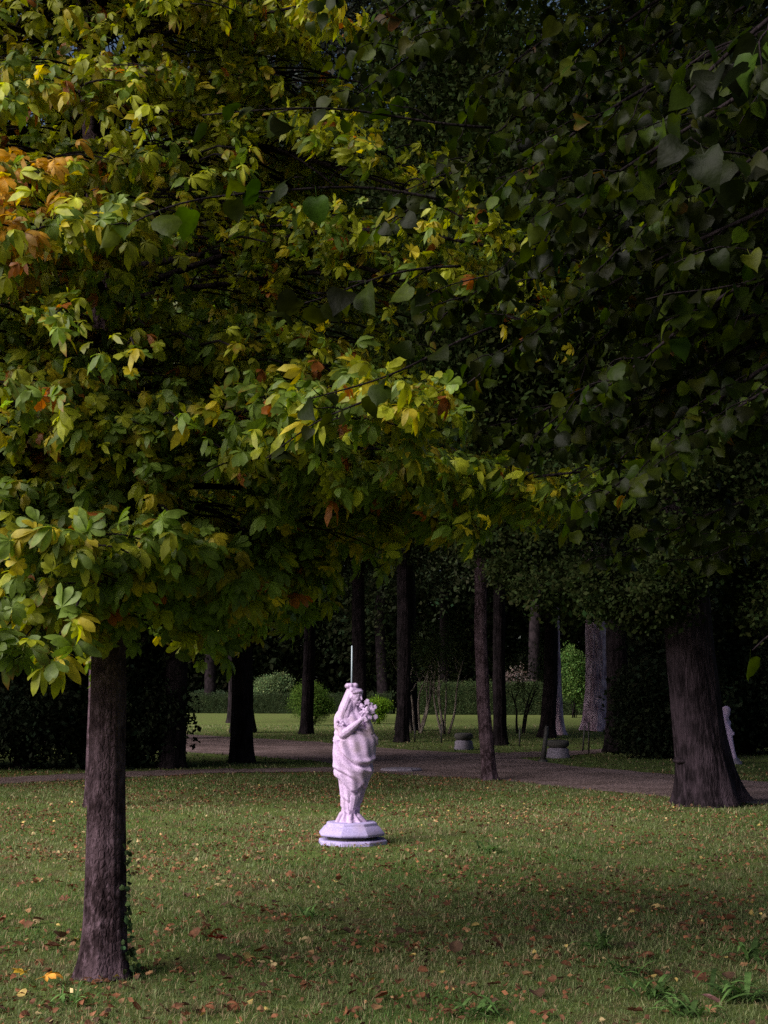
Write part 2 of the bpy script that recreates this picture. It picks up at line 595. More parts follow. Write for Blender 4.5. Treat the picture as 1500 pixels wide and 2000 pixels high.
def crown_lobes(mb, c, r3, nl, per, size, col, seed, lobe=.42, flat=.7, vol=.75):
    """foliage as many sprigs gathered into lobes spread through the crown's volume"""
    g = np.random.default_rng(seed)
    c = np.asarray(c, float); r3 = np.asarray(r3, float)
    for k in range(nl):
        d = norm(g.normal(0, 1, 3)); rad = g.uniform(.25, 1.0) ** .6
        lc = c + d * r3 * rad * vol
        lr = r3 * lobe * g.uniform(.7, 1.25) * np.array([1, 1, flat])
        n = int(per * g.uniform(.7, 1.3))
        dd = norm(g.normal(0, 1, (n, 3)))
        q = g.uniform(.15, 1, (n, 1)) ** .4
        pos = lc + dd * lr * q + g.normal(0, .12 * size, (n, 3))
        pos = pos[pos[:, 2] > .1]; dd = dd[:len(pos)]
        n = len(pos)
        fwd = norm(dd + g.normal(0, .7, (n, 3)) + np.array([0, 0, -.4])); nr = norm(g.normal(0, .5, (n, 3)) + np.array([0, 0, 1.0]))
        tone = g.lognormal(0, .15)
        scatter(mb, SPRIG_T, pos, fwd, nr, size * g.uniform(.7, 1.3, n), jit(np.array(col) * tone, n))


def limbs(mb, base, c, r3, n, r0, seed):
    g = np.random.default_rng(seed)
    for k in range(n):
        d = norm(g.normal(0, 1, 3) * (1, 1, .6) + np.array([0, 0, .25]))
        e = np.asarray(c) + d * np.asarray(r3) * .75
        mb.tube(wig(base + np.array([0, 0, g.uniform(-.3, .6) * r3[2] * .5]), e, 9, .05, int(g.integers(1 << 30))), np.linspace(r0, r0 * .15, 9), 7)


def far_tree(name, label, px, py, wpx, top, low, rad, col, bark, seed, lean=0, nl=34, per=330, size=.32, cat='tree', group='trees standing along the path'):
    b = G(px, py); d = b[1]
    r = wpx * d / F / 2
    root = empty(name, b, label, cat, group)
    tp = b + np.array([lean, 0, low + (top - low) * .5])
    pts = wig(b, tp, 8, .008, seed)
    trunk_mb(pts, [r * 1.08, r * .96, r * .9, r * .75, r * .5], 64, .3, 6, seed, .03, 15).build('trunk', bark, root)
    c = np.array([tp[0], tp[1], (top + low) / 2]); r3 = np.array([rad, rad, (top - low) / 2])
    lm = MB(); limbs(lm, pts[-3], c, r3, 9, r * .4, seed + 1); lm.build('limb', bark, root)
    mb = MB()
    crown_lobes(mb, c, r3, nl, per, size, col, seed + 2)
    # skirt of hanging foliage so the underside is uneven
    crown_lobes(mb, c + np.array([0, 0, -(top - low) * .33]), r3 * (1.0, 1.0, .35), nl // 3, per, size * .85, col, seed + 3, .35)
    mb.build('crown', M_FAR, root, smooth=False)
    return root


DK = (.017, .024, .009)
MID = (.045, .065, .020)
TREES = [
    # px, base y, width px, top, low, radius, colour, bark, lean
    (472, 1489, 40, 17, 2.4, 4.6, DK, M_BARKD, .0, 'dark straight tree left of the statue on the shaded strip between the two paths'),
    (451, 1412, 15, 15, 5.5, 3.5, DK, M_BARKD, .0, 'slim dark tree just left behind the thick dark trunk, on the far lawn'),
    (598, 1434, 23, 16, 5.0, 4.5, DK, M_BARKD, .4, 'slender dark tree in front of the left round green bush'),
    (703, 1446, 26, 20, 5.5, 5.0, DK, M_BARKD, .0, 'dark tree directly behind the statue and its rod'),
    (785, 1450, 24, 18, 4.5, 5.0, DK, M_BARKD, .1, 'dark slender tree first to the right of the statue beside the path'),
    (956, 1524, 25, 14, 4.2, 4.2, DK, M_BARK, -.3, 'slim grey brown tree on the near side of the path, foot on the lawn edge'),
    (977, 1456, 24, 19, 5.0, 5.5, DK, M_BARKD, .0, 'black trunk half hidden behind the slim grey brown tree'),
    (1068, 1441, 27, 20, 5.0, 5.0, DK, M_BARKD, .0, 'dark trunk covering the left half of the left pale barked tree'),
    (1086, 1436, 30, 22, 6.0, 6.0, DK, M_BARKP, .0, 'pale barked tree left of the gap with the bright green bush'),
    (1162, 1428, 44, 24, 7.0, 6.5, DK, M_BARKP, .0, 'thick pale barked tree right of the gap with the bright green bush'),
    (1203, 1470, 40, 19, 4.2, 5.0, DK, M_BARKD, .0, 'dark trunk close in front and right of the right pale tree'),
    (335, 1500, 42, 16, 2.2, 4.6, DK, M_BARKD, .0, 'broad dark tree at the right end of the black evergreens on the left'),
]
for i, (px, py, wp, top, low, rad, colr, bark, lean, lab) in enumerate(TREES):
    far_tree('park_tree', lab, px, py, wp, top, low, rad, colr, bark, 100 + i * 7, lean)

# tall background trees that close the view above, beyond the far lawn
BACK = [(-24, 92, 44, 9), (-12, 93, 46, 9), (0, 97, 48, 9), (10, 90, 46, 9), (21, 94, 46, 9), (33, 90, 42, 9), (-36, 92, 42, 9), (5, 108, 50, 10), (-5.15, 49.5, 36, 5.2), (0.9, 52, 38, 4.8)]
BLAB = ['tall background tree seen above the left round bush', 'tall background tree behind the statue line', 'tall background tree above the clipped hedge', 'tall background tree behind the pale barked trunks',
        'tall background tree beyond the left lawn', 'very tall far tree above the middle of the hedge', 'very tall far tree beyond the far left lawn', 'very tall far tree beyond the right dark trunks', 'tall grey needled conifer seen high in the gap between the chestnut and the linden', 'tall dark conifer high behind the middle, right of the grey needled one']
for i, (x, y, top, rad) in enumerate(BACK):
    root = empty('background_tree', (x, y, 0), BLAB[i], 'tree', 'tall trees beyond the far lawn')
    trunk_mb(wig((x, y, 0), (x, y, top * .6), 6, .01, i), [.4, .35, .3, .2], 16, .3, 5, i).build('trunk', M_BARKD, root)
    mb = MB(); low = 2.5 if y > 70 else 9
    crown_lobes(mb, (x, y, (top + low) / 2), (rad, rad * .8, (top - low) / 2), 44, 260, .95 if i < 8 else .55, (.022, .029, .014) if i < 8 else (.05, .054, .05) if i == 8 else (.025, .032, .018), 500 + i, .4)
    mb.build('crown', M_FAR, root, smooth=False)

# dark evergreens with foliage down to the ground
def evergreen(label, x, y, rx, h, seed, col=(.016, .022, .012), n=20, group='black evergreens with foliage to the ground', low=.4):
    root = empty('evergreen_tree', (x, y, 0), label, 'evergreen', group)
    trunk_mb([(x, y, 0), (x, y, h * .8)], [.2, .15, .08], 12, .2, 5, seed).build('trunk', M_BARKD, root)
    mb = MB()
    crown_lobes(mb, (x, y, h / 2 + low / 2), (rx, rx * .8, h / 2), n, 260, .40, col, seed, .45, .8)
    crown_lobes(mb, (x, y, .9), (rx * 1.0, rx * .8, 1.0), n // 2, 260, .3, col, seed + 70, .45, .8)
    crown_lobes(mb, (x, y, 1.5), (rx * 1.0, rx * .8, 1.5), n, 260, .34, col, seed + 50, .45, .8)
    mb.build('crown', M_FAR, root, smooth=False)


evergreen('black evergreen at the left edge of the photo beyond the near path', -9.6, 27.8, 2.4, 10, 31)
evergreen('black evergreen just left of the chestnut trunk beyond the path', -7.3, 27.5, 2.0, 9, 32)
evergreen('black evergreen just right of the chestnut trunk beyond the path', -5.5, 27.8, 1.5, 9, 33)
evergreen('black evergreen left of the big furrowed trunk', 6.7, 31.5, 1.35, 9, 34)
evergreen('black evergreen directly behind the big furrowed trunk', 9.0, 33.5, 1.8, 10, 35)
evergreen('black evergreen at the right edge behind the second statue', 10.2, 33.5, 2.4, 10, 36)
evergreen('black evergreen beyond the left edge', -13.5, 27, 3.0, 11, 37)
evergreen('black evergreen beyond the right edge', 14.5, 33, 3.4, 11, 38)


# trees added on the left to shade the path and the trunks behind
for i, (x, y, rad, lab) in enumerate(((-8.6, 37, 4.2, 'added shade tree behind the black evergreens on the left, only its dark crown showing'), (-14, 41, 5.0, 'added shade tree deeper behind the black evergreens at the left edge'), (-6.8, 43.5, 3.6, 'added shade tree behind the evergreens just left of the far lawn'), (-11.5, 20.5, 4.2, 'nearer broad tree added for shade on the lawn beyond the left edge'), (-7.9, 21.5, 3.9, 'broad added shade tree whose crown reaches in over the lawn from the left edge'), (-16, 25, 4.5, 'farther broad tree added for shade beyond the left edge by the near path'), (-9.5, 25.5, 3.4, 'broad tree added for shade beyond the left edge in front of the evergreens'))):
    root = empty('park_tree', (x, y, 0), lab, 'tree', 'trees standing along the path')
    trunk_mb(wig((x, y, 0), (x, y, 8), 6, .01, i), [.25, .22, .2, .15], 16, .3, 5, i).build('trunk', M_BARKD, root)
    mb = MB(); crown_lobes(mb, (x, y, 8), (rad, rad, 5.0), 26, 240, .5, DK, 700 + i, .45); mb.build('crown', M_FAR, root, smooth=False)


# wood closing the view; its unseen ring is added to block low sky light
def wood():
    g_ = np.random.default_rng(4); n = 60000
    a = g_.uniform(0, 2 * math.pi, n); rr = 118 + g_.uniform(-6, 10, n)
    z = g_.uniform(0, 1, n) * (15 + 3 * np.sin(a * 23) + 2 * np.sin(a * 57 + 1))
    front = g_.random(n) < .45
    a = np.where(front, math.pi / 2 + g_.uniform(-.42, .42, n), a)
    pos = np.stack([np.cos(a) * rr, np.sin(a) * rr, z], 1)
    fw = norm(g_.normal(0, 1, (n, 3))); mb = MB()
    scatter(mb, SPRIG_T, pos, fw, norm(g_.normal(0, .6, (n, 3)) + np.array([0, 0, 1.])), 1.9 * g_.uniform(.6, 1.3, n), jit((.02, .027, .013), n, .3))
    o = mb.build('distant_wood', M_FAR, smooth=False); tag(o, kind='stuff')


wood()


# bushes and hedge
def bush(name, label, px, py, wpx, hpx, col, seed, cat='bush', group=None, size=.16, per=300, nl=16, dback=0.0):
    b = G(px, py); b = b + np.array([0, dback, 0]); d = b[1]
    rx = wpx * d / F / 2; h = hpx * d / F
    root = empty(name, b, label, cat, group)
    mb = MB()
    crown_lobes(mb, b + np.array([0, 0, h * .5]), (rx, rx * .8, h * .5), nl, per, size, col, seed, .5, .9, .62)
    mb.build('foliage', M_FAR, root, smooth=False)
    st = MB(); g_ = np.random.default_rng(seed)
    for k in range(6):
        e = b + np.array([g_.uniform(-.5, .5) * rx, g_.uniform(-.4, .4) * rx, h * .6])
        st.tube(wig(b + g_.normal(0, .08, 3) * (1, 1, 0), e, 6, .04, k), np.linspace(.03, .01, 6), 6)
    st.build('stems', M_BARKD, root)


bush('round_bush', 'rounded mid green bush left of the statue at the lawn edge', 612, 1417, 100, 88, (.06, .105, .018), 61, group='rounded bushes on the far lawn')
bush('round_bush', 'small bright green round bush right of the statue behind its flowers', 738, 1414, 60, 54, (.10, .18, .015), 62, group='rounded bushes on the far lawn')
bush('tall_bush', 'pale green tall bush in the gap right of the thick dark left trunk', 532, 1392, 90, 84, (.10, .14, .06), 63, size=.3, group='loose bushes at the back of the lawn')
bush('low_bush', 'low grey green bush between the dark left trunks', 405, 1388, 110, 40, (.07, .10, .055), 64, size=.3, group='loose bushes at the back of the lawn')
bush('tall_bush', 'bright green tall bush between the two pale barked trunks', 1122, 1402, 72, 135, (.08, .14, .035), 65, size=.3, group='loose bushes at the back of the lawn')
bush('smoke_bush', 'grey pink airy bush rising above the clipped hedge', 1020, 1398, 74, 95, (.12, .09, .085), 66, size=.3, per=140, group='loose bushes at the back of the lawn', dback=4)
bush('low_bush', 'low pale leaved bush right of the dark trunk beside the evergreen', 1252, 1462, 44, 36, (.09, .12, .075), 67, size=.14, per=60, nl=9, group='low plants at the edge of the evergreens')
bush('low_bush', 'low pale leaved bush left of the foot of the big furrowed trunk', 1312, 1462, 40, 36, (.09, .12, .075), 68, size=.14, per=60, nl=9, group='low plants at the edge of the evergreens')


def hedge(label, p0, p1, h, th, col, seed):
    p0, p1 = np.array(p0, float), np.array(p1, float)
    root = empty('clipped_hedge', (*((p0 + p1) / 2), 0), label, 'hedge', 'clipped hedges beyond the far lawn')
    g_ = np.random.default_rng(seed)
    L = np.linalg.norm(p1 - p0); d = (p1 - p0) / L; nr = np.array([d[1], -d[0]])
    if nr[1] > 0: nr = -nr
    n = int(L * h * 260)
    s = g_.uniform(0, L, n); z = g_.uniform(.05, h, n); q = g_.choice([0, 1], n, p=[.7, .3])
    off = np.where(q == 0, th / 2 + g_.normal(0, .05, n), g_.uniform(-th / 2, th / 2, n)); z = np.where(q == 1, h + g_.normal(0, .04, n), z)
    pos = np.stack([p0[0] + d[0] * s + nr[0] * off, p0[1] + d[1] * s + nr[1] * off, z], 1)
    fw = norm(g_.normal(0, .6, (n, 3)) + np.array([nr[0], nr[1], .3])); mb = MB()
    scatter(mb, SPRIG_T, pos, fw, norm(g_.normal(0, .6, (n, 3)) + np.array([0, 0, 1.])), .2 * g_.uniform(.7, 1.3, n), jit(col, n, .3))
    mb.build('foliage', M_FAR, root, smooth=False)
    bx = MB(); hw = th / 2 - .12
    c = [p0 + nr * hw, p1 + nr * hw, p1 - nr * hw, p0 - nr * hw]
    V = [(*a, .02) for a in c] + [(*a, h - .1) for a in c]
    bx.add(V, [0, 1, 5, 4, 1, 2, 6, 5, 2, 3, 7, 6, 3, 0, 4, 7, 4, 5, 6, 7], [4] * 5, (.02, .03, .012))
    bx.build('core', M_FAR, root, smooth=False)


hedge('long clipped dark hedge with a level top behind the far lawn right of the statue', (1.2, 84), (19, 82), 1.9, 1.4, (.038, .055, .022), 71)
hedge('long clipped dark hedge behind the far lawn left of the statue', (-26, 92), (0.6, 86), 1.2, 1.4, (.028, .04, .018), 72)


# multi-stemmed bare shrubs on the far lawn
def stems(label, px, py, hpx, spread, n, seed, colr=M_BARK):
    b = G(px, py); d = b[1]; h = hpx * d / F
    root = empty('multistem_shrub', b, label, 'shrub', 'bare stemmed shrubs in front of the hedge')
    g_ = np.random.default_rng(seed)
    lf = MB()
    for k in range(n):
        mb = MB()
        a = g_.uniform(-1, 1) * spread; s0 = b + np.array([a * .35, g_.uniform(-.2, .2), 0])
        e = b + np.array([a * 1.3, g_.uniform(-.5, .5), h * g_.uniform(.85, 1.05)])
        pts = wig(s0, e, 12, .025, int(g_.integers(1 << 30)))
        mb.tube(pts, np.linspace(.05, .015, 12), 7)
        for q in range(4):
            i = g_.integers(5, 11); e2 = pts[i] + np.array([g_.uniform(-.5, .5), g_.uniform(-.3, .3), g_.uniform(.3, .9)])
            mb.tube(wig(pts[i], e2, 6, .04, int(g_.integers(1 << 30))), np.linspace(.015, .005, 6), 5)
        mb.build('stem', colr, root)
        m = 60
        pos = e + g_.normal(0, .5, (m, 3)) + np.array([0, 0, .6])
        scatter(lf, SPRIG_T, pos, norm(g_.normal(0, 1, (m, 3))), norm(g_.normal(0, .5, (m, 3)) + np.array([0, 0, 1.])), .25, jit((.06, .08, .03), m))
    lf.build('foliage', M_FAR, root, smooth=False)


M_STEM = bark_mat('stem_bark', (.09, .07, .06), (.2, .16, .14), (.34, .28, .25), .3, 9)
stems('many stemmed shrub just right of the first dark tree right of the statue', 812, 1432, 130, .62, 6, 81, M_STEM)
stems('vase shaped pale stemmed shrub left of the stone plinth', 866, 1434, 135, .55, 5, 82, M_STEM)
stems('small dark stemmed shrub in front of the grey pink bush', 1013, 1432, 90, .5, 4, 83, M_BARKD)


# the big furrowed trunk on the right and its dark crown
def big_tree():
    b = G(1385, 1572); d = b[1]
    root = empty('old_tree', b, 'huge old furrowed trunk with root flare at the right, leaning left', 'tree')
    pts = [b, P(1375, 1500, d), P(1362, 1400, d), P(1350, 1300, d), P(1338, 1150, d), P(1325, 950, d), P(1310, 600, d), P(1300, 300, d)]
    hs = np.array([p[2] for p in pts]); pts = np.array(pts)
    z = np.linspace(0, hs[-1], 30)
    X = np.stack([np.interp(z, hs, pts[:, k]) for k in range(3)], 1); X[:, 2] = z
    r0 = 47 * d / F
    trunk_mb(X, [r0 * 1.06, r0 * 1.0, r0 * .92, r0 * .85, r0 * .8, r0 * .7, r0 * .6], 180, .42, 7, 5, .02, 25).build('trunk', M_BARK2, root)
    k_ = MB(); q = P(1336, 1486, d - .12); k_.ball(q, (.16, .14, .05)); k_.ball(q + (.06, -.03, .05), (.10, .12, .06)); k_.ball(q + (-.02, .02, .03), (.12, .1, .04)); k_.build('burl', M_BARK2, root)
    lm = MB(); c = np.array([X[-1][0], d, 8.5]); limbs(lm, X[20], c, (5.5, 4.5, 4), 12, .16, 4); lm.build('limb', M_BARK2, root)
    mb = MB()
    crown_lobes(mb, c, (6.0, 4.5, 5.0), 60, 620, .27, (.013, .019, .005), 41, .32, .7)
    for (px, py, dd, rr) in ((1150, 1000, 17, 1.0), (1250, 1150, 16.5, .8), (1400, 1060, 16, 1.0), (1500, 1150, 16, .9), (1080, 1130, 18, .8), (1200, 900, 17, 1.2), (1420, 900, 16, 1.2), (1560, 1000, 16, 1.1), (1000, 1000, 18.5, .9)):
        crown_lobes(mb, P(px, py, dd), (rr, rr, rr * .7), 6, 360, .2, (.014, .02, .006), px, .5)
    mb.build('crown', M_FAR, root, smooth=False)


big_tree()



# ------------------------------------------------------------------ the near chestnut on the left
def chestnut():
    b = G(203, 1908); d = b[1]
    root = empty('chestnut_tree', b, 'young horse chestnut with yellowing drooping leaves in the left foreground', 'tree')
    pp = [(203, 1908), (204, 1750), (206, 1600), (207, 1450), (210, 1330), (212, 1150), (214, 950), (210, 700), (205, 500), (190, 300), (172, 100), (160, -100), (155, -500)]
    A = np.array([P(x, y, d) for x, y in pp]); A[0][2] = 0
    z = np.linspace(0, A[-1][2], 40)
    X = np.stack([np.interp(z, A[:, 2], A[:, k]) for k in range(3)], 1); X[:, 2] = z
    X[:, 1] += .04 * np.sin(z * 1.1)
    r0 = 40 * d / F
    trunk_mb(X, [r0 * 1.04, r0 * .86, r0 * .80, r0 * .76, r0 * .7, r0 * .52, r0 * .4, r0 * .25], 110, .30, 5, 3, .022, 19).build('trunk', M_BARK, root)
    tx = lambda zz: np.array([np.interp(zz, z, X[:, 0]), np.interp(zz, z, X[:, 1]), zz])
    lm = MB(); lf = MB()
    # steep secondary leader
    lead = np.array([tx(4.45), P(250, 180, d - .15), P(285, 0, d - .2), P(310, -300, d - .3)]); lm.tube(lead, [.035, .028, .024, .018], 10)
    g_ = np.random.default_rng(77)
    POS, FW, NR, SZ, CL, BR = [], [], [], [], [], []

    def leafset(p, dirn, n, zrel, out):
        for _ in range(n):
            f = norm(dirn + g_.normal(0, .55, 3) + np.array([0, 0, -.25]))
            up = norm(np.array([0, 0, .75]) + .85 * out + g_.normal(0, .32, 3))
            s = g_.uniform(.045, .082) + .032 * max(0, .22 - zrel) / .22
            POS.append(p + f * s * .55 + g_.normal(0, .045, 3)); FW.append(f); NR.append(up); SZ.append(s)
            y = g_.random()
            yl = .25 + .7 * zrel
            if y < yl: c = (.27, .29, .02)
            elif y < .88: c = (.13, .19, .03)
            else: c = (.38, .31, .02)
            # the sunny outer upper leaves have turned
            turned = g_.random() < .10 + .12 * (zrel > .5)
            k = 0.0
            if turned: k = g_.uniform(.4, 1.0)
            if g_.random() < .025: c = (.30, .10, .02)
            CL.append(np.array(c) * g_.lognormal(0, .24)); BR.append(k)

    nb = 84; EXTRA = [(3.1, -.3, 3.0), (3.5, .2, 2.9), (4.1, -.15, 2.7), (4.7, -.45, 2.4), (2.9, -.9, 2.6), (2.7, .1, 2.6), (5.1, 0, 2.2), (3.9, -.6, 2.8), (4.4, .3, 2.6), (5.3, -.5, 1.9), (2.35, -1.7, 1.15), (2.3, -2.3, 1.3), (2.4, -1.1, 1.1), (2.35, -2.9, 1.5), (2.3, -.5, 1.0), (2.45, -1.4, 1.6), (2.5, -2.0, 1.8), (2.5, -2.6, 1.9), (2.3, -1.9, .9), (2.3, -1.3, .8), (2.75, -1.6, 1.3), (2.9, -2.1, 1.5), (3.1, -1.3, 1.4), (3.3, -1.8, 1.5), (3.6, -1.5, 1.4), (3.9, -2.0, 1.5), (2.6, -1.9, 1.0), (3.0, -1.7, 1.0), (3.4, -1.45, .9), (2.2, -1.6, .8)]
    for i in range(nb + len(EXTRA)):
        zr = (min(i, nb - 1) + .5) / nb
        zb = 2.15 + 5.2 * zr
        az = i * 2.39996 + g_.normal(0, .2)
        L = 2.75 * (1 - .62 * zr) * g_.uniform(.72, 1.1)
        if zr < .12: L *= .75
        if i >= nb:
            zb, az, L = EXTRA[i - nb]; zr = (zb - 2.15) / 5.2
        rise = g_.uniform(.1, .6) + .25 * zr
        droop = g_.uniform(.6, 1.1) if zr > .1 else g_.uniform(.55, .85)
        h = np.array([math.cos(az), math.sin(az), 0]); sdv = np.array([-h[1], h[0], 0])
        base = tx(zb)
        s = np.linspace(0, 1, 16)
        bend = g_.normal(0, .18)
        pts = base + h * (L * s)[:, None] + sdv * (bend * s ** 2 * L)[:, None]
        pts[:, 2] += (rise * s - droop * s ** 2.2) + .03 * np.sin(s * 9 + i)
        pts[:, 2] = np.maximum(pts[:, 2], 1.66 + np.minimum(.85, .85 * np.maximum(0, pts[:, 0] - base[0] - .12)) + .16 * np.sin(az * 3) * s + g_.uniform(-.06, .45) * s)
        lm.tube(pts, np.linspace(.024, .005, 16), 6)
        for j, ss in enumerate(np.arange(.22, 1.0, .042)):
            p = np.array([np.interp(ss, s, pts[:, k]) for k in range(3)])
            sgn = 1 if j % 2 else -1
            tl = (.75 * (1 - ss) + .22) * g_.uniform(.7, 1.2)
            td = norm(h * .75 + sdv * sgn * .95 + g_.normal(0, .12, 3)) * (1, 1, .3)
            q = np.linspace(0, 1, 6)
            tp = p + td * (tl * q)[:, None]; tp[:, 2] += .05 * q - .30 * tl * q ** 2
            lm.tube(tp, np.linspace(.007, .003, 6), 4)
            for m_ in range(1, 6):
                if g_.random() < .92: leafset(tp[m_], norm(td + sdv * g_.normal(0, .6)), 4 if m_ < 5 else 7, zr, h)
            leafset(p, h, 2, zr, h)
        leafset(pts[-1], h, 6, zr, h)
    # leafy shoots that close the outside of the crown
    for _ in range(1100):
        zz = 1.75 + 5.3 * g_.random() ** 1.15; az = g_.uniform(0, 6.283)
        h = np.array([math.cos(az), math.sin(az), 0])
        ridge = .84 + .20 * math.sin(zz * 5.2 + 2 * math.sin(az * 2 + 1)) + .12 * math.sin(az * 5 + zz * 3)
        rr_ = 2.45 * (1 - .60 * (zz - 1.9) / 5.3) * ridge
        if zz < 2.3: rr_ *= .9
        p = tx(zz) + h * rr_ * g_.uniform(.78, 1.02)
        if p[2] < 1.76 + min(.85, .85 * max(0, p[0] - b[0] - .12)): continue
        q_ = p - h * .45 + np.array([0, 0, .12]); lm.tube([q_, (p + q_) / 2 + (0, 0, .03), p], [.008, .006, .004], 4)
        leafset(p, h, 7, (zz - 1.9) / 5.3, h)
    POS_ = np.array(POS); CL = np.array(CL); BR = np.array(BR)
    # one sunny bough at the far left has turned orange
    tn = (POS_[:, 0] < -1.45 - .15 * np.sin(POS_[:, 2] * 9)) & (np.abs(POS_[:, 2] - (3.95 + .15 * np.sin(POS_[:, 0] * 5))) < .33) & (POS_[:, 1] < 7.2) & (g_.random(len(POS_)) < .5)
    CL[tn] = np.array([.44, .24, .025]) * g_.lognormal(0, .25, (tn.sum(), 1)); BR[tn] = g_.uniform(0, .9, tn.sum())
    NR = np.array(NR); FW = np.array(FW); SZ = np.array(SZ); big = SZ > .088
    q3 = np.sin(POS_[:, 0] * 6.1 + 1.3 * np.sin(POS_[:, 2] * 4.3)) * np.sin(POS_[:, 1] * 5.3 + 2) + np.sin(POS_[:, 2] * 9.7 + 1.7 * POS_[:, 0] + np.sin(POS_[:, 1] * 4)) * .9 + .5 * np.sin(POS_[:, 0] * 13 + POS_[:, 2] * 11)
    kp = (q3 > g_.normal(-.35, .15, len(POS_))) | ((np.abs(POS_[:, 0] - b[0] + .15) < .4) & (POS_[:, 1] < b[1] - .2) & (POS_[:, 2] < 4.2))           # airy gaps between the sprays
    POS_, FW, NR, SZ, CL, BR, big = (v[kp] for v in (POS_, FW, NR, SZ, CL, BR, big))
    for tt, m in ((CHEST_T, big), (CHEST_S, ~big)):
        scatter(lf, tt, POS_[m], FW[m], NR[m], SZ[m], CL[m], BR[m])
    print('chestnut leaves', len(POS_))
    lm.build('limb', M_BARKD, root)
    lf.build('crown', M_CHEST, root, smooth=True)
    # ivy shoots at the foot
    iv = MB(); n = 70
    zz = g_.uniform(0, 1, n) ** 2 * .75; an = g_.normal(-.15, .28, n)
    pos = b + np.stack([np.cos(an) * (r0 * 1.04 + .10 * np.exp(-zz * 9)) , np.sin(an) * r0 * 1.05 - .01, zz], 1)
    scatter(iv, HEART_T, pos, norm(g_.normal(0, .7, (n, 3)) + np.array([.5, -.2, -.4])), norm(g_.normal(0, .4, (n, 3)) + np.array([.7, -.6, .5])), .028, jit((.045, .07, .03), n))
    iv.build('ivy', M_FAR, root, smooth=False)


chestnut()


# second chestnut behind, whose crown fills the shaded middle
def chestnut_back(x, y, r, z0, z1, label, nb, seed, tint, lsize=(.12, .17), trunk_r=.13):
    root = empty('chestnut_tree', (x, y, 0), label, 'tree')
    trunk_mb([(x, y, 0), (x, y, z1 * .8)], [trunk_r, trunk_r * .8, .05], 20, .2, 5, seed).build('trunk', M_BARK, root)
    g_ = np.random.default_rng(seed); lm = MB(); lf = MB()
    POS, FW, NR, SZ = [], [], [], []
    for i in range(nb):
        zr = (i + .5) / nb; zb = z0 + .3 + (z1 - z0) * zr
        az = i * 2.39996; L = r * g_.uniform(.7, 1.1) * (1 - .45 * zr)
        h = np.array([math.cos(az), math.sin(az), 0]); sdv = np.array([-h[1], h[0], 0])
        s = np.linspace(0, 1, 10); pts = np.array([x, y, zb]) + h * (L * s)[:, None]
        pts[:, 2] += .5 * s - .9 * s ** 2
        lm.tube(pts, np.linspace(.03, .006, 10), 5)
        n = int(70 * L)
        ss = g_.uniform(.25, 1.05, n); lat = g_.normal(0, .38, n) * (1.2 - .6 * ss) * L * .6
        p = np.stack([np.interp(ss, s, pts[:, k]) for k in range(3)], 1) + sdv * lat[:, None] + g_.normal(0, .1, (n, 3))
        p[:, 2] -= .15 * np.abs(lat)
        POS.append(p); FW.append(norm(h + sdv * np.sign(lat)[:, None] * .6 + g_.normal(0, .5, (n, 3)) + np.array([0, 0, -.3])))
        NR.append(norm(np.array([0, 0, 1.]) + .4 * h + g_.normal(0, .3, (n, 3)))); SZ.append(g_.uniform(*lsize, n))
    POS = np.concatenate(POS); n = len(POS)
    scatter(lf, CHEST_T, POS, np.concatenate(FW), np.concatenate(NR), np.concatenate(SZ), jit(tint, n, .25), (g_.random(n) < .06) * .8)
    lm.build('limb', M_BARKD, root); lf.build('crown', M_CHEST, root, smooth=True)


chestnut_back(-3.95, 18.5, 2.4, 2.9, 9.5, 'young chestnut standing behind the near one, its trunk hidden behind the near trunk', 44, 201, (.085, .12, .02))


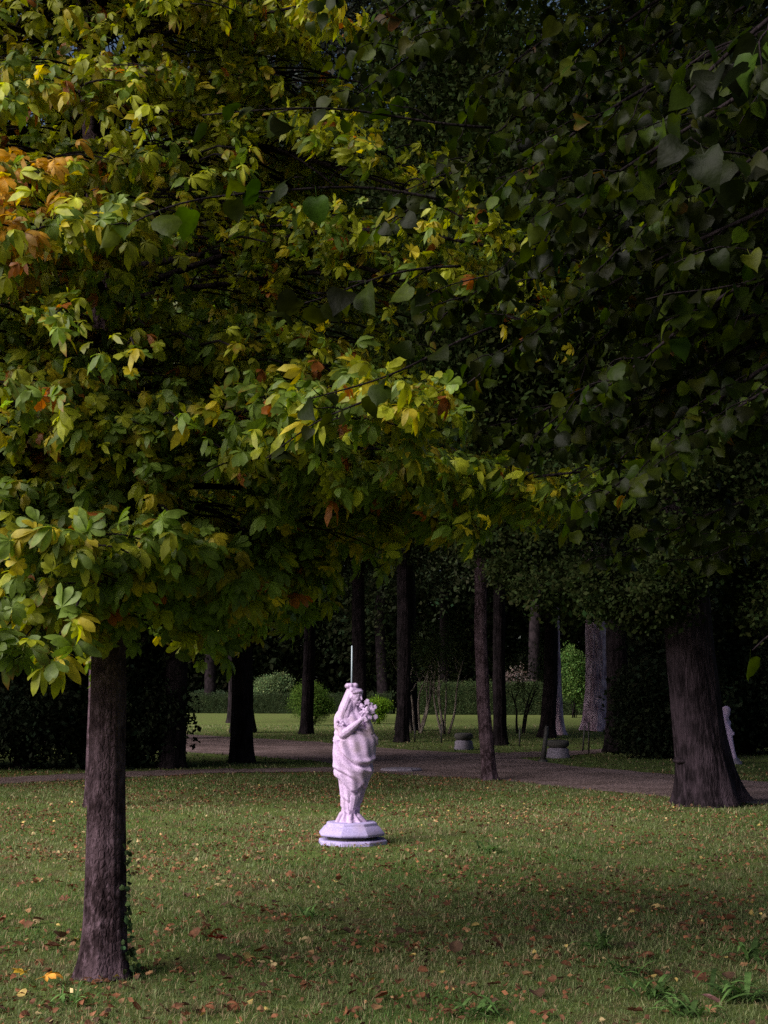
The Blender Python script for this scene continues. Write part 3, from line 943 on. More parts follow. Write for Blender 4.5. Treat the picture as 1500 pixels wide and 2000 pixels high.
# ------------------------------------------------------------------ the near linden hanging in from the upper right
def linden():
    tb = np.array([3.6, 5.6, 0])
    root = empty('linden_tree', tb, 'linden with dark heart shaped leaves hanging in from the upper right', 'tree')
    trunk_mb([tb, tb + (0, 0, 4.5), tb + (-.1, .1, 9)], [.24, .21, .19, .15, .09], 30, .3, 6, 9).build('trunk', M_BARK2, root)
    g_ = np.random.default_rng(303)
    lm = MB(); lf = MB(); POS, FW, NR, SZ = [], [], [], []

    def leaves(pts, every, out, sz):
        L = np.linalg.norm(np.diff(pts, axis=0), axis=1).sum(); n = max(2, int(L / every))
        t0 = np.linspace(0, 1, len(pts))
        for k, t in enumerate(np.linspace(.08, 1, n)):
            p = np.array([np.interp(t, t0, pts[:, q]) for q in range(3)])
            sd = norm(np.cross(out, (0, 0, 1))) * (1 if k % 2 else -1)
            f = norm(out * .5 + sd * .9 + g_.normal(0, .4, 3) + np.array([0, 0, -.75]))
            nn = norm(np.array([0, 0, .8]) + out * .5 + g_.normal(0, .6, 3))
            s = g_.uniform(*sz)
            POS.append(p + f * s * .4); FW.append(f); NR.append(nn); SZ.append(s)

    def spray(a, b, dens, sz, every=.05, tw=.5, r0=.012):
        a, b = np.asarray(a), np.asarray(b)
        pts = wig(a, b, 16, .02, int(g_.integers(1 << 30)), -.05)
        L = np.linalg.norm(b - a); out = norm(b - a)
        lm.tube(pts, np.linspace(r0, .003, 16), 6)
        t0 = np.linspace(0, 1, 16); sd = norm(np.cross(out, (0, 0, 1)))
        n = int(L * dens)
        for k in range(n):
            t = .1 + .9 * (k + g_.random()) / n
            p = np.array([np.interp(t, t0, pts[:, q]) for q in range(3)])
            sg = 1 if k % 2 else -1
            d = norm(out * .9 + sd * sg * .8 + g_.normal(0, .25, 3) + np.array([0, 0, -.12]))
            e = p + d * tw * g_.uniform(.5, 1.2) * (1.15 - .6 * t)
            tp = wig(p, e, 6, .03, int(g_.integers(1 << 30)), -.04); lm.tube(tp, np.linspace(.004, .0018, 6), 4)
            leaves(tp, every, d, sz)
        leaves(pts[9:], every * 1.3, out, sz)
        return pts

    B = [  # start px,py,Y   end px,py,Y
        ((1750, -250, 5.4), (760, 440, 5.4)), ((1700, 60, 5.0), (860, 620, 5.6)), ((1500, -260, 5.0), (690, 190, 5.2)),
        ((1700, 330, 5.2), (900, 760, 6.0)), ((1720, 560, 5.6), (1000, 830, 6.3)), ((1740, 760, 5.8), (1160, 960, 6.4)),
        ((1760, 900, 6.0), (1210, 1090, 6.6)), ((1700, 40, 4.3), (1080, 420, 4.6)), ((1760, 420, 4.4), (1180, 760, 4.8)),
        ((1400, -300, 5.8), (840, 60, 6.0)), ((1650, -160, 6.2), (980, 300, 6.4)), ((1740, 640, 4.8), (1320, 900, 5.2)),
        ((1800, 1000, 6.0), (1380, 1090, 6.3)), ((1680, 200, 6.0), (1020, 560, 6.4)),
        ((1700, -100, 3.3), (1330, 200, 3.3)), ((1780, 150, 3.0), (1440, 330, 3.1)),
        ((1500, -120, 5.6), (930, 200, 5.8)), ((1780, 480, 6.4), (1200, 640, 6.6)), ((1780, 300, 5.6), (1300, 520, 5.8)),
        ((1780, 700, 6.6), (1400, 800, 6.8)), ((1500, 60, 5.0), (1000, 360, 5.0)), ((1600, 250, 4.8), (1180, 520, 4.9)),
        ((1250, -300, 5.4), (720, 60, 5.4)), ((1200, -330, 5.2), (640, -10, 5.2)), ((1300, -260, 6.0), (700, 90, 6.2)),
    ]
    for (s, e) in B:
        a, b = P(*s), P(*e)
        j = np.array([tb[0] + .02, tb[1], max(1.9, a[2] - .5)])
        lm.tube(wig(j, a, 8, .03, int(g_.integers(1 << 30))), np.linspace(.03, .013, 8), 7)
        near = s[2] < 4
        spray(a, b, 10 if not near else 4, (.042, .075) if not near else (.06, .085), .034, .45)
    for k in range(30):      # more of the same, filling the middle and the right
        ex, ey = g_.uniform(1000, 1500), g_.uniform(150, 1050); yy = g_.uniform(5.6, 7.2)
        a, b = P(ex + g_.uniform(450, 700), ey - g_.uniform(250, 420), yy), P(ex, ey, yy + .2)
        j = np.array([tb[0] + .02, tb[1], max(1.9, a[2] - .5)])
        lm.tube(wig(j, a, 8, .03, int(g_.integers(1 << 30))), np.linspace(.03, .013, 8), 7)
        spray(a, b, 9.5, (.045, .08), .036, .5)
    # unseen crown mass above and behind the camera, added to shade the hanging sprays
    ov = MB(); crown_lobes(ov, (.9, 3.0, 7.2), (3.3, 2.8, 2.0), 70, 300, .26, (.045, .065, .012), 58, .4, .8); ov.build('overhead_shade_crown', M_FAR, root, smooth=False)
    nn_ = 1500
    pc = np.stack([g_.uniform(-1.9, 4.5, nn_), g_.uniform(-1.5, 4.6, nn_), g_.uniform(0, 1, nn_)], 1)
    pc[:, 2] = 4.4 + .25 * pc[:, 1].clip(0) + pc[:, 2] * 3.2
    for k in range(14):
        e = np.array([g_.uniform(-1.9, 3), g_.uniform(-1.5, 4), g_.uniform(5, 8)])
        lm.tube(wig(tb + (0, 0, g_.uniform(3.5, 7)), e, 10, .04, int(g_.integers(1 << 30))), np.linspace(.05, .008, 10), 6)
    for p in pc:
        POS.append(p); FW.append(norm(g_.normal(0, .6, 3) + np.array([0, 0, -.6]))); NR.append(norm(g_.normal(0, .5, 3) + np.array([0, 0, 1.]))); SZ.append(g_.uniform(.09, .13))
    # long thin shoots that reach left across the chestnut
    spray(P(960, 250, 4.9), P(395, 225, 4.6), 3.2, (.07, .10), .07, .16, .006)
    spray(P(860, 390, 4.9), P(250, 440, 4.5), 3.2, (.07, .10), .07, .16, .006)
    spray(P(900, 520, 5.2), P(560, 600, 5.0), 4, (.08, .12), .07, .2, .006)
    spray(P(960, 640, 5.4), P(600, 780, 5.3), 4, (.06, .10), .07, .2, .006)
    spray(P(760, 760, 5.6), P(520, 895, 5.6), 4, (.05, .08), .05, .2, .005)
    spray(P(1620, 1180, 5.5), P(1470, 1270, 5.5), 5, (.08, .11), .06, .2, .006)
    n = len(POS)
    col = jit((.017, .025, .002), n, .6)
    scatter(lf, HEART_T, POS, FW, NR, SZ, col, (g_.random(n) < .012) * .4)
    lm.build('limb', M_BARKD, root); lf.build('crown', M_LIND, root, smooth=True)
    up = MB(); crown_lobes(up, (2.6, 10.4, 11.2), (6.5, 4.6, 2.4), 60, 260, .34, (.05, .075, .014), 55, .4, .8); up.build('upper_shade_crown', M_FAR, root, smooth=False)  # unseen crown mass, added to keep sun off the old tree's foliage


linden()


# ------------------------------------------------------------------ the statues
def stone_mat(name, base, light, stain):
    m, t, b = mat(name)
    tc = t.nodes.new('ShaderNodeTexCoord')
    n1 = nd(t, 'ShaderNodeTexNoise', Scale=60.0, Detail=6.0, Roughness=.8)
    n2 = nd(t, 'ShaderNodeTexNoise', Scale=5.0, Detail=5.0)
    for n in (n1, n2): t.links.new(tc.outputs['Object'], n.inputs['Vector'])
    a = ramp(t, n1.outputs[0], [(.32, base), (.66, light)])
    f = ramp(t, n2.outputs[0], [(.52, (0, 0, 0)), (.72, (.55, .55, .55))])
    t.links.new(mixc(t, a, stain, f), b.inputs['Base Color'])
    b.inputs['Roughness'].default_value = .85
    b.inputs['Specular IOR Level'].default_value = .2
    bp = nd(t, 'ShaderNodeBump', Strength=.5, Distance=.006)
    t.links.new(n1.outputs[0], bp.inputs['Height'])
    t.links.new(bp.outputs[0], b.inputs['Normal'])
    return m


M_STONE = stone_mat('statue_stone', (.25, .175, .31), (.62, .46, .71), (.22, .165, .14))
M_STONEB = stone_mat('base_stone', (.24, .20, .40), (.44, .37, .64), (.36, .27, .38))
M_PLINTH = stone_mat('plinth_stone', (.13, .11, .15), (.26, .22, .29), (.09, .08, .08))
M_DARKST = stone_mat('dark_stone', (.05, .045, .045), (.10, .09, .09), (.04, .04, .03))  # plinth caps; also stands in for shade in the statue's base gap


def figure(mb, K, c):
    """draped standing figure, K metres per photo pixel, c world point under pixel (693, 1600)"""
    def Q(px, py, dy=0.0):
        return np.array([c[0] + (px - 693) * K, c[1] + dy, c[2] + (1600 - py) * K])
    prof = [  # y, left, right, depth ratio
        (1604, 650, 734, .80), (1597, 654, 722, .80), (1588, 659, 711, .80), (1580, 663, 705, .78), (1570, 665, 704, .76), (1558, 666, 706, .76), (1540, 665, 712, .74), (1520, 661, 720, .72), (1505, 656, 726, .70), (1485, 652, 730, .68),
        (1465, 651, 731, .66), (1448, 653, 733, .62), (1438, 654, 734, .58), (1428, 656, 727, .58), (1418, 657, 716, .60), (1405, 657, 714, .58), (1396, 658, 711, .55), (1388, 662, 705, .50), (1381, 669, 700, .48), (1374, 676, 697, .6), (1366, 680, 697, .8)]
    pr = np.array(prof)[::-1]
    ys = np.linspace(1366, 1604, 150)
    lf_, rt_, dr_ = (np.interp(ys, pr[:, 0], pr[:, k]) for k in (1, 2, 3))
    k_ = np.hanning(9); k_ /= k_.sum()
    sm = lambda a: np.convolve(np.pad(a, 4, 'edge'), k_, 'valid')
    lf_, rt_ = sm(lf_), sm(rt_)
    ph = np.linspace(0, 2 * math.pi, 144, endpoint=False)[None, :]     # 0 faces the camera
    u = np.sin(ph); fr = np.clip(np.cos(ph) * 1.5 + .4, 0, 1)
    Yp = ys[:, None]
    S = lambda x, w_: 1 / (1 + np.exp(-x / w_))
    hw = ((rt_ - lf_) / 2)[:, None] * .965 * (1 - .05 * np.exp(-((Yp - 1475) / 45) ** 2)); cx = ((rt_ + lf_) / 2)[:, None]
    X_px = cx + u * hw
    # hems (pixel y as a function of u); above a hem the cloth is thicker
    h1 = 1579 - 17 * u ** 2 - 3 * u
    h2 = np.interp(u, [-1, -.6, -.1, .3, .62, .8, 1], [1508, 1521, 1536, 1536, 1522, 1498, 1470])
    h3 = np.interp(u, [-1, -.5, 0, .4, 1], [1440, 1466, 1487, 1498, 1505])
    add = -1.2 + 2.2 * S(h1 - Yp, .8) + 4.2 * S(h2 - Yp, .8) + 2.6 * np.exp(-((Yp - h3 + 4) / 4.5) ** 2) * fr
    # hanging bowl folds around the hip
    dd = np.hypot((X_px - 708) * .9, (Yp - 1436) * .75)
    bowl = np.exp(-((dd - 33) / 3.6) ** 2) * 3.2 + np.exp(-((dd - 47) / 4) ** 2) * 2.0 - np.exp(-((dd - 39.5) / 2.2) ** 2) * 2.8
    add = add + bowl * fr * (Yp > 1440)
    # long folds
    add = add + .8 * np.sin(5 * ph + (Yp - 1400) * .06 + 1) * S(Yp - 1455, 12) * S(1515 - Yp, 8) + .7 * np.sin(11 * ph - (Yp - 1400) * .09)
    dg = Yp - 20 * u - 1508; add = add + (1.5 * np.exp(-(dg / 3.5) ** 2) - 1.8 * np.exp(-((dg - 6) / 2) ** 2)) * fr
    dg = Yp - 14 * u - 1556; add = add + (1.0 * np.exp(-(dg / 3) ** 2) - 1.2 * np.exp(-((dg - 6) / 2) ** 2)) * fr
    add = add + 1.3 * np.sin(9 * ph + 2 + Yp * .02) * S(Yp - 1580, 3) + 1.6 * np.exp(-((X_px - 684) / 9) ** 2) * np.exp(-((Yp - 1545) / 22) ** 2) * fr
    # groove where the right hand fold leaves the leg
    g1 = np.interp(Yp, [1500, 1520, 1550, 1575], [724, 711, 703, 697])
    add = add - 1.4 * np.exp(-((X_px - g1) / 2.0) ** 2) * fr * S(Yp - 1508, 3) * S(1578 - Yp, 4)
    # waist creases under the breast
    add = add + 1.1 * np.sin((Yp - u * 16) * .55) * np.exp(-((Yp - 1422) / 9) ** 2) * fr
    add = add * 1.3 - .6
    rx = (hw + add - 2.6 * np.exp(-((Yp - 1450) / 40) ** 2)) * K; ry = (hw * dr_[:, None] + add * 1.1) * K
    X = np.stack([c[0] + (cx - 693) * K + u * rx, c[1] - np.cos(ph) * ry, c[2] + (1600 - Yp) * K + 0 * ph], -1)
    n = len(ys)
    mb.grid(X, True)
    mb.add(X[0], list(range(144)), [144]); mb.add(X[-1], list(range(144))[::-1], [144])
    # breast, shoulders
    mb.ball(Q(677, 1399, -.02), (15 * K, 15 * K, 14 * K)); mb.ball(Q(702, 1401, -.03), (12 * K, 14 * K, 13 * K))
    mb.ball(Q(699, 1411, -.07), (9 * K, 8 * K, 8 * K)); mb.ball(Q(686, 1411, -.075), (8 * K, 8 * K, 8 * K))
    # near arm: shoulder, elbow, wrist on the breast
    mb.caps([Q(667, 1399, -.05), Q(668, 1414, -.09), Q(670, 1429, -.12)], [10 * K, 10 * K, 8.5 * K])
    mb.caps([Q(670, 1429, -.12), Q(683, 1420, -.15), Q(697, 1408, -.16), Q(703, 1403, -.16)], [8.5 * K, 8 * K, 6 * K, 4.5 * K])
    # sleeve ruffles
    for k in range(9):
        a = k / 8; mb.ball(Q(659 + 32 * a, 1404 + 13 * a + 1.5 * math.sin(k * 2.1), -.13 + .02 * math.sin(k * 1.7)), (3.4 * K, 3.6 * K, 2.6 * K))
        mb.ball(Q(660 + 26 * a, 1410 + 12 * a, -.135), (2.6 * K, 3 * K, 2 * K))
    # hand and fingers
    mb.ball(Q(707, 1399, -.165), (5.5 * K, 3 * K, 5 * K))
    for k in range(4):
        p = Q(709 + k * 1.2, 1396 + k * 2.6, -.17); mb.caps([p, p + np.array([4 * K, -.006, 2.2 * K]), p + np.array([6.5 * K, .012, 3 * K])], [1.5 * K, 1.35 * K, 1.1 * K], 8)
    p = Q(705, 1395, -.17); mb.caps([p, p + np.array([1.5 * K, -.004, 4 * K]), p + np.array([4 * K, 0, 6 * K])], [1.6 * K, 1.4 * K, 1.1 * K], 8)
    # far arm, bent up to the flowers; draped elbow
    mb.caps([Q(713, 1400, -.01), Q(720, 1414, -.05), Q(723, 1424, -.06)], [8 * K, 7 * K, 7 * K])
    mb.caps([Q(723, 1424, -.06), Q(720, 1412, -.10), Q(717, 1402, -.12)], [6.5 * K, 6 * K, 4.5 * K])
    mb.caps([Q(726, 1432, -.04), Q(733, 1438, -.03), Q(735, 1448, -.02)], [7 * K, 5 * K, 2.5 * K])
    # neck, head (turned towards the right of the photo and bowed)
    mb.caps([Q(686, 1386, -.02), Q(691, 1368, -.045)], [9.5 * K, 8 * K])
    fd = norm(np.array([.80, -.58, -.16])); sd = norm(np.cross(fd, (0, 0, 1))); up = np.cross(sd, fd)
    hc = Q(693, 1355, -.06); Rm = np.stack([sd, fd, up], 1)
    H = lambda x, y, z: hc + (sd * x + fd * y + up * z) * K
    mb.ball(hc, (12 * K, 14.5 * K, 14 * K), (14, 18), Rm)
    mb.ball(H(0, 5, -8), (8.5 * K, 8.5 * K, 9 * K), (12, 14), Rm)
    mb.ball(H(0, 9.5, -15.5), (3.6 * K, 3.2 * K, 3 * K))
    mb.caps([H(0, 14.5, 2), H(0, 17, -4.5)], [1.3 * K, 2.1 * K], 8)
    mb.caps([H(-5.5, 12, 3.6), H(0, 14, 3.2), H(5.5, 12, 3.6)], 1.7 * K, 8)
    for s_ in (-1, 1):
        mb.ball(H(4.2 * s_, 11.8, .2), (2 * K, 1.8 * K, 1.4 * K)); mb.ball(H(5.5 * s_, 10, -5), (3 * K, 3 * K, 3 * K)); mb.ball(H(11 * s_, 0, -2), (1.6 * K, 3 * K, 4 * K), rot=Rm)
    mb.caps([H(-2.4, 13.8, -9.2), H(0, 15.0, -9), H(2.4, 13.8, -9.2)], 1.2 * K, 8); mb.caps([H(-2, 13.4, -11.2), H(0, 14.4, -11.4), H(2, 13.4, -11.2)], 1.2 * K, 8)
    # hair: waves swept back under a band, top knot of curls
    for k in range(11):
        a = -1.25 + 2.5 * k / 10
        mb.caps([H(12.5 * math.sin(a), 11.5 * math.cos(a), 6 + 2.5 * math.cos(a)), H(14 * math.sin(a * 1.1), 4 * math.cos(a), 10), H(8 * math.sin(a), -6, 13)], [3.2 * K, 3.6 * K, 3.2 * K], 8)
    for k in range(9):
        a = k * 2.4; mb.ball(Q(684 + 8 * math.cos(a) * (.4 + .07 * k), 1336 + 2 * math.sin(a * 1.3), -.04 + .03 * math.sin(a)), (5 * K, 5 * K, 4.6 * K))
    mb.ball(Q(679, 1337, -.03), (6.5 * K, 6 * K, 5 * K)); mb.ball(Q(693, 1336, -.05), (6 * K, 6 * K, 5 * K))
    # veil falling from the crown over the near shoulder
    for dy, o in ((-.02, 0), (.03, 1), (.07, 3), (-.05, 4)):
        mb.caps([Q(683 + o, 1345, dy), Q(676 + o, 1362, dy * 1.3), Q(669 + o, 1380, dy * 1.6), Q(664 + o, 1394, dy * 1.6), Q(660 + o, 1425, dy * 1.6)], [7 * K, 7.5 * K, 8 * K, 7 * K, 4 * K], 10)
    mb.caps([Q(686, 1350, .0), Q(680, 1368, -.02), Q(673, 1390, -.03)], [9 * K, 10.5 * K, 11 * K]); mb.caps([Q(686, 1362, -.035), Q(680, 1376, -.055), Q(676, 1392, -.06)], [9 * K, 10 * K, 11 * K]); mb.caps([Q(690, 1548, -.045), Q(687, 1568, -.05)], [12 * K, 9 * K])
    # foot
    mb.caps([Q(685, 1578, -.06), Q(684, 1590, -.09)], [5 * K, 4.5 * K]); mb.ball(Q(685, 1596, -.13), (6 * K, 11 * K, 5 * K))
    mb.caps([Q(700, 1585, -.03), Q(716, 1599, -.03)], [7 * K, 5 * K]); mb.caps([Q(668, 1580, -.03), Q(658, 1598, -.04)], [6 * K, 5 * K])
    return Q


def remesh(o, vox, smooth=2):
    m = o.modifiers.new('remesh', 'REMESH'); m.mode = 'VOXEL'; m.voxel_size = vox; m.use_smooth_shade = True
    s = o.modifiers.new('smooth', 'SMOOTH'); s.factor = .5; s.iterations = smooth


def ngon_stack(mb, c, rings, n=8, rot=.0, squash=1.0, sub=1):
    """lathe-like stack: rings = [(radius, z)]"""
    th = np.linspace(0, 2 * math.pi, n, endpoint=False) + rot
    X = np.stack([np.stack([c[0] + r * np.cos(th), c[1] + r * np.sin(th) * squash, np.full(n, c[2] + z)], -1) for r, z in rings])
    mb.grid(X, True)
    mb.add(X[-1], list(range(n)), [n]); mb.add(X[0], list(range(n))[::-1], [n])


def statue():
    b = G(687, 1647); d = b[1]; K = d / F
    root = empty('statue', b, 'weathered lilac white statue of a draped woman with flowers on the lawn', 'statue')
    c = b + np.array([6 * K, 0, CAMH - (1603 - 1345) * K])
    mb = MB(); Q = figure(mb, K, c)
    o = mb.build('figure', M_STONE, root); remesh(o, .0042, 1)
    # flowers carved against her far shoulder
    fl = MB(); g_ = np.random.default_rng(9)
    for (px, py, dy, r) in ((716, 1368, -.08, 6.5), (707, 1375, -.11, 6), (723, 1374, -.07, 6), (731, 1377, -.06, 5), (715, 1383, -.12, 7.5), (727, 1385, -.08, 6), (732, 1396, -.07, 5.5), (722, 1397, -.10, 5), (706, 1388, -.12, 5), (729, 1401, -.04, 5), (717, 1390, -.05, 8)):
        cc = Q(px, py, dy); fl.ball(cc, r * K * .6)
        for q in range(6):
            a = q * 1.047 + g_.uniform(0, 1); v = np.array([math.cos(a), g_.uniform(-.6, -.1), math.sin(a)]) * r * K * .62
            fl.ball(cc + v, np.array([.42, .3, .42]) * r * K)
    fl.caps([Q(716, 1402, -.09), Q(722, 1385, -.06)], [4 * K, 7 * K])
    o = fl.build('flowers', M_STONE, root); remesh(o, .006, 1)
    # base: tapered faceted block with a moulding, round self-base on top
    z0 = CAMH - (1603 - 1345) * K
    bs = MB(); th = 40 * K
    ngon_stack(bs, b + np.array([5 * K, 0, 0]), [(.225, z0 - .055), (.232, z0 - .045), (.228, z0 - .012), (.21, z0 + .006)], 40, 0, .95)
    o = bs.build('foot_slab', M_STONE, root)
    ms = MB(); zb = .080
    ngon_stack(ms, b, [(.30, zb), (.352, zb + .006), (.362, zb + .02), (.358, zb + .035), (.33, zb + .065), (.305, zb + .095), (.285, zb + .105), (.28, zb + .115), (.275, zb + .135), (.25, zb + .142)], 8, R(22.5 + 6), .95)
    o = ms.build('base', M_STONEB, root); bv = o.modifiers.new('bevel', 'BEVEL'); bv.width = .007; bv.segments = 2
    nk = MB(); ngon_stack(nk, b, [(.27, .03), (.27, .082)], 8, R(28.5), .95); nk.build('shadow_gap', M_DARKST, root)  # shadow gap under the base, its shade put into the dark colour
    pl = MB(); ngon_stack(pl, b + np.array([2 * K, 0, 0]), [(.375, -.02), (.375, .035), (.365, .045), (.33, .047)], 8, R(28.5), .95)
    o = pl.build('plinth', M_STONEB, root); bv = o.modifiers.new('bevel', 'BEVEL'); bv.width = .006; bv.segments = 2
    rd = MB(); rd.tube([Q(685.5, 1345, .045), Q(686, 1300, .045), Q(686, 1259, .045)], [.0085, .008, .007], 10)
    m, t, bs_ = mat('painted_rod'); bs_.inputs['Base Color'].default_value = (.30, .36, .42, 1); bs_.inputs['Roughness'].default_value = .5
    rd.build('rod', m, root)


statue()


def statue_two():
    b = G(1428, 1492); d = b[1]; K = .0052
    root = empty('statue', b, 'small pale statue mostly hidden behind the right edge of the huge trunk', 'statue')
    mb = MB(); q = lambda px, py, dy=0: P(px, py, d + dy)
    k = d / F
    mb.caps([q(1412, 1400), q(1417, 1394)], [9 * k, 9 * k]); mb.ball(q(1418, 1387), (9 * k, 8 * k, 8 * k))
    mb.ball(q(1412, 1392), (9 * k, 8 * k, 9 * k))
    mb.caps([q(1415, 1400), q(1422, 1412), q(1414, 1420)], [6 * k, 6 * k, 5 * k])
    mb.caps([q(1412, 1405), q(1416, 1430), q(1420, 1452), q(1424, 1470), q(1430, 1486)], [12 * k, 13 * k, 13 * k, 12 * k, 11 * k])
    for j in range(7):
        a = j / 6; mb.caps([q(1414 + 8 * a, 1412 + 4 * a, -.1), q(1419 + 9 * a, 1445, -.13), q(1421 + 14 * a, 1484, -.12)], [3 * k, 3.5 * k, 4 * k])
    mb.caps([q(1406, 1464, -.1), q(1420, 1460, -.13), q(1432, 1462, -.1)], [3 * k, 4 * k, 3 * k])
    mb.caps([q(1425, 1425, -.1), q(1431, 1433, -.1), q(1424, 1440, -.13)], [4 * k, 4 * k, 3 * k])
    o = mb.build('figure', M_STONE, root); remesh(o, .014, 1)
    bs = MB(); ngon_stack(bs, b, [(.24, -.02), (.24, .05), (.20, .07), (.18, .12)], 8, .2); bs.build('base', M_PLINTH, root)


statue_two()


# ------------------------------------------------------------------ stone plinths, slab, stakes
def stone_plinth(label, px, py, wpx, hpx, seed):
    b = G(px, py); k = b[1] / F; r = wpx * k / 2; h = hpx * k
    root = empty('stone_plinth', b, label, 'plinth', 'low round stone plinths beside the path')
    mb = MB(); ngon_stack(mb, b, [(r * .98, -.02), (r, h * .12), (r * .93, h * .2), (r * .9, h * .5), (r * .72, h * .58)], 20)
    mb.build('block', M_PLINTH, root)
    mb = MB(); ngon_stack(mb, b, [(r * .70, h * .58), (r * .86, h * .66), (r * .95, h * .76), (r * .95, h * .9), (r * .84, h), (r * .6, h * 1.02)], 20)
    mb.build('cap', M_DARKST, root)


stone_plinth('low stone plinth with dark cap on the far lawn right of the pale stemmed shrub', 906, 1464, 38, 31, 1)
stone_plinth('low stone plinth with dark cap in front of the left pale barked tree', 1090, 1480, 46, 33, 2)
sb = MB(); q = G(785, 1507); ngon_stack(sb, q + np.array([0, .3, 0]), [(.42, -.01), (.42, .03), (.38, .05), (.2, .06)], 9, .3, .8)
o = sb.build('stone_slab', M_PLINTH, smooth=False); tag(o, 'flat grey stone slab lying at the near path edge right of the statue', 'stone slab')
sb = MB(); q = G(338, 1493); ngon_stack(sb, q + np.array([0, -.4, 0]), [(.26, -.01), (.26, .12), (.18, .22), (.2, .30)], 10, .3, 1)
o = sb.build('stone_block', M_PLINTH, smooth=True); tag(o, 'dim grey stone block at the foot of the dark tree on the left', 'stone block')

mst, t_, b_ = mat('dark_metal'); b_.inputs['Base Color'].default_value = (.035, .03, .03, 1); b_.inputs['Roughness'].default_value = .6
STK = [(810, 1450, 1418, 0), (862, 1452, 1416, 0), (939, 1462, 1418, 0), (1015, 1460, 1424, 0), (1150, 1473, 1412, 0), (1138, 1468, 1420, 4)]
SL = ['thin dark stake by the far path edge left of the pale stemmed shrub', 'thin dark stake in front of the pale stemmed shrub', 'thin dark stake just left of the slim grey brown tree', 'thin dark stake below the small dark stemmed shrub',
      'taller dark stake in front of the right pale barked tree', 'slightly tilted dark stake left of the taller one by the right pale tree']
for (px, py, ty, ln), lb in zip(STK, SL):
    b = G(px, py); mb = MB(); mb.tube([b, P(px + ln * .5, (py + ty) / 2, b[1]), P(px + ln, ty, b[1])], [.022, .02, .02], 8)
    mb.ball(P(px + ln, ty, b[1]), .024)
    o = mb.build('fence_stake', mst); tag(o, lb, 'stake', 'thin stakes along the far side of the path')
b = G(1060, 1488); mb = MB(); mb.tube([b, P(1064, 1455, b[1]), P(1068, 1418, b[1])], [.07, .05, .045], 10)
mb.tube([b + (0, 0, -.02), b + (0, 0, .05)], [.12, .1], 10)
o = mb.build('leaning_post', mst); tag(o, 'dark leaning post at the left side of the right stone plinth', 'post')


# ------------------------------------------------------------------ fallen leaves and weeds on the lawn
def t_dead(seed, comp):
    g_ = np.random.default_rng(seed)
    if comp:
        return t_leaflets((-100, -55, -20, 25, 65, 105), (.5, .75, .9, .9, .7, .45), .42, g_.uniform(-.2, .5), .5, seed)
    return t_heart(seed, g_.uniform(.2, .7), g_.uniform(-.3, .3))


DEAD = [t_dead(s, s % 3 != 0) for s in range(9)]
litter_cols = [(.13, .055, .03), (.18, .07, .035), (.09, .05, .032), (.24, .13, .065), (.34, .25, .13), (.42, .30, .10)]


def litter():
    mb = MB(); g_ = np.random.default_rng(5)
    n = 80000
    y = 5.0 + g_.random(n) ** .75 * 21; x = g_.uniform(-1, 1, n) * (.36 * y + .8)
    cl = vnoise(x, y * .8, .9, 3.3) + .9 * vnoise(x, y, 2.9, 7.1)
    keep = (g_.uniform(-.7, 1.9, n) < cl) & ~on_path(x, y)
    x, y = x[keep], y[keep]; n = len(x)
    pos = np.stack([x, y, g_.uniform(.012, .035, n)], 1)
    az = g_.uniform(0, 6.28, n); f = np.stack([np.cos(az), np.sin(az), g_.normal(0, .25, n)], 1)
    nr = norm(g_.normal(0, .3, (n, 3)) + np.array([0, 0, 1.]))
    c = np.array(litter_cols)[g_.choice(6, n, p=[.32, .27, .20, .12, .07, .02])] * g_.lognormal(0, .25, (n, 1))
    simple = t_sprig(77, 1, .0, 1.0)
    scatter(mb, [t_heart(50, .5, .2), t_heart(51, -.3, -.3), simple], pos, f, nr, g_.uniform(.014, .042, n), c)
    o = mb.build('leaf_litter', M_LITTER, smooth=False); tag(o, kind='stuff')


litter()


def dead_mesh(seed, colr):
    V, L, S, W = DEAD[seed % len(DEAD)]
    g_ = np.random.default_rng(seed)
    c = np.array(colr) * (1 - .4 * W[:, None]) * g_.lognormal(0, .1, (len(V), 1))
    o = mesh_obj('fallen_leaf', V, L, S, M_LITTER, None, c, True)
    return o


variants = []
DL = ['brown curled fallen leaf lying on the lawn', 'rust brown fallen leaf lying on the lawn', 'dark brown fallen leaf lying on the lawn', 'tan fallen leaf lying on the lawn', 'pale straw coloured fallen leaf on the lawn', 'yellow ochre fallen leaf on the lawn']
for ci, cc in enumerate(litter_cols):
    for k in range(3):
        variants.append((dead_mesh(ci * 3 + k, cc), DL[ci]))
g_ = np.random.default_rng(17); cnt = 0; used = set()
while cnt < 290:
    yp = 1600 + 390 * g_.random() ** .8; xp = g_.uniform(-10, 1510)
    p = G(xp, yp)
    if vnoise(p[0], p[1], .9, 3.3) + .6 * vnoise(p[0], p[1], 2.4, 7.1) < g_.uniform(-1.3, .7): continue
    if abs(xp - 205) < 50 and yp < 1910: continue
    if abs(xp - 690) < 80 and yp < 1680: continue
    vi = int(g_.choice(18, p=np.repeat([.28, .22, .16, .14, .13, .07], 3) / 3)); src, lab = variants[vi]
    o = src if vi not in used else src.copy()
    if vi in used: COL.objects.link(o)
    used.add(vi)
    s = g_.uniform(.03, .06) if vi >= 9 else g_.uniform(.04, .08)
    o.location = (p[0], p[1], .032); o.scale = (s, s, s)
    o.rotation_euler = (g_.normal(0, .3), g_.normal(0, .3), g_.uniform(0, 6.28))
    tag(o, lab, 'fallen leaf', lab.replace('leaf', 'leaves')); cnt += 1
for vi, (o, l) in enumerate(variants):
    if vi not in used: bpy.data.objects.remove(o)


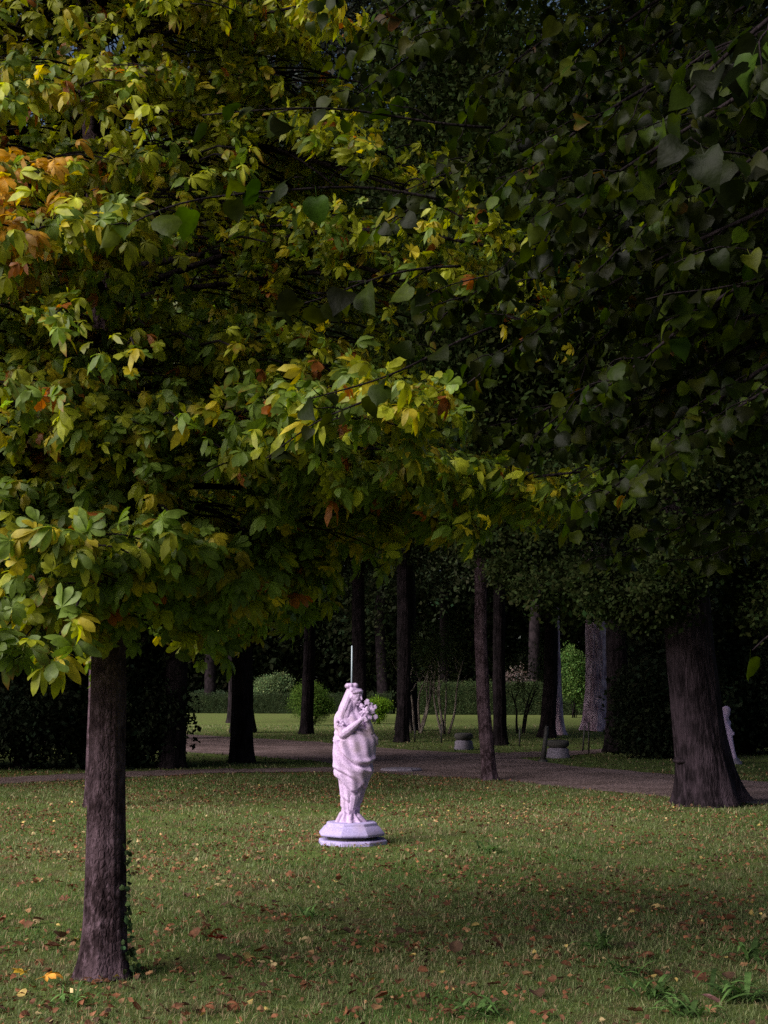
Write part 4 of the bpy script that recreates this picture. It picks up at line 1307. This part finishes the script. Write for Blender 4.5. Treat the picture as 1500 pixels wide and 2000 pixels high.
def one_leaf(px, py, colr, label, s, seed):
    p = G(px, py); o = dead_mesh(seed, colr); o.location = (p[0], p[1], .06); o.scale = (s, s, s); o.rotation_euler = (.35, .1, seed * 1.3)
    tag(o, label, 'fallen leaf')


one_leaf(46, 1922, (.55, .33, .03), 'bright yellow fallen leaf nearest the left edge at the bottom', .085, 1)
one_leaf(90, 1928, (.60, .27, .04), 'large orange yellow fallen leaf left of the chestnut foot', .11, 4)
one_leaf(430, 1852, (.30, .035, .03), 'deep red fallen leaf in the grass right of the chestnut trunk', .10, 2)
one_leaf(845, 1808, (.55, .40, .22), 'large cream coloured fallen leaf in mid lawn below the statue', .09, 3)
one_leaf(1290, 1787, (.55, .38, .16), 'large pale orange leaf alone on the right lawn', .10, 5)
one_leaf(1402, 1982, (.50, .25, .25), 'pinkish fallen leaf near the bottom right corner', .08, 6)


# weeds
def weed(label, px, py, s, n, seed, colr=(.07, .13, .035)):
    p = G(px, py); g_ = np.random.default_rng(seed); mb = MB()
    for k in range(n):
        az = g_.uniform(0, 6.28); L = s * g_.uniform(.35, 1.3); h = np.array([math.cos(az), math.sin(az), 0]); sd = np.array([-h[1], h[0], 0]); wv = s * g_.uniform(.025, .09)
        q = np.linspace(0, 1, 6); up = g_.uniform(.3, 1.5)
        c0 = p + g_.normal(0, .3 * s, 3) * (1, 1, 0) + h * (L * q * .9)[:, None]; c0[:, 2] = L * (up * q - .75 * up * q ** 2.2) + .01
        ww = wv * np.array([.4, .8, 1, .9, .6, .05])
        X = np.stack([c0 - sd * ww[:, None], c0 - np.array([0, 0, .15 * wv]), c0 + sd * ww[:, None]], 1)
        mb.grid(X, False, np.array(colr) * g_.lognormal(0, .45))
    o = mb.build('grass_tuft', M_GRASS); tag(o, label, 'weed', 'weed tufts in the lawn')


WEEDS = [(960, 1665, .16, 46, 'bright green low weed patch right of the statue base'), (1115, 1682, .10, 26, 'small green weed tuft far right beyond the bright patch'),
         (1170, 1856, .20, 26, 'broad bladed weed tuft in the middle of the right lawn'), (610, 1795, .15, 20, 'weed tuft on the lawn below and left of the statue base'),
         (1285, 1950, .18, 34, 'weed tuft left of the bottom right corner group'), (1225, 1905, .15, 26, 'weed tuft between the broad bladed one and the bottom corner'),
         (1440, 1955, .22, 40, 'dense weed tuft in the bottom right corner'), (1480, 1880, .22, 20, 'tall broad leaved weed at the right edge'),
         (1345, 1985, .18, 34, 'weed tuft at the bottom edge near the right corner'), (930, 1985, .16, 30, 'weed tuft at the bottom edge in the middle'),
         (600, 1915, .12, 20, 'small weed tuft in the bottom middle left'), (140, 1960, .14, 22, 'weed tuft below the foot of the chestnut trunk')]
for i, (px, py, s, n, lb) in enumerate(WEEDS):
    weed(lb, px, py, s, n, 900 + i)
# suckers at the foot of the old tree
p = G(1343, 1568); mb = MB(); n = 40
scatter(mb, HEART_T, p + g_.normal(0, .10, (n, 3)) * (1, .6, .5) + np.array([0, -.35, .12]), norm(g_.normal(0, 1, (n, 3))), norm(g_.normal(0, .5, (n, 3)) + np.array([0, -.4, 1.])), .07, jit((.08, .14, .03), n))
o = mb.build('seedling_plant', M_FAR, smooth=False); tag(o, 'small green leafy sucker growing between the roots of the huge trunk', 'plant')
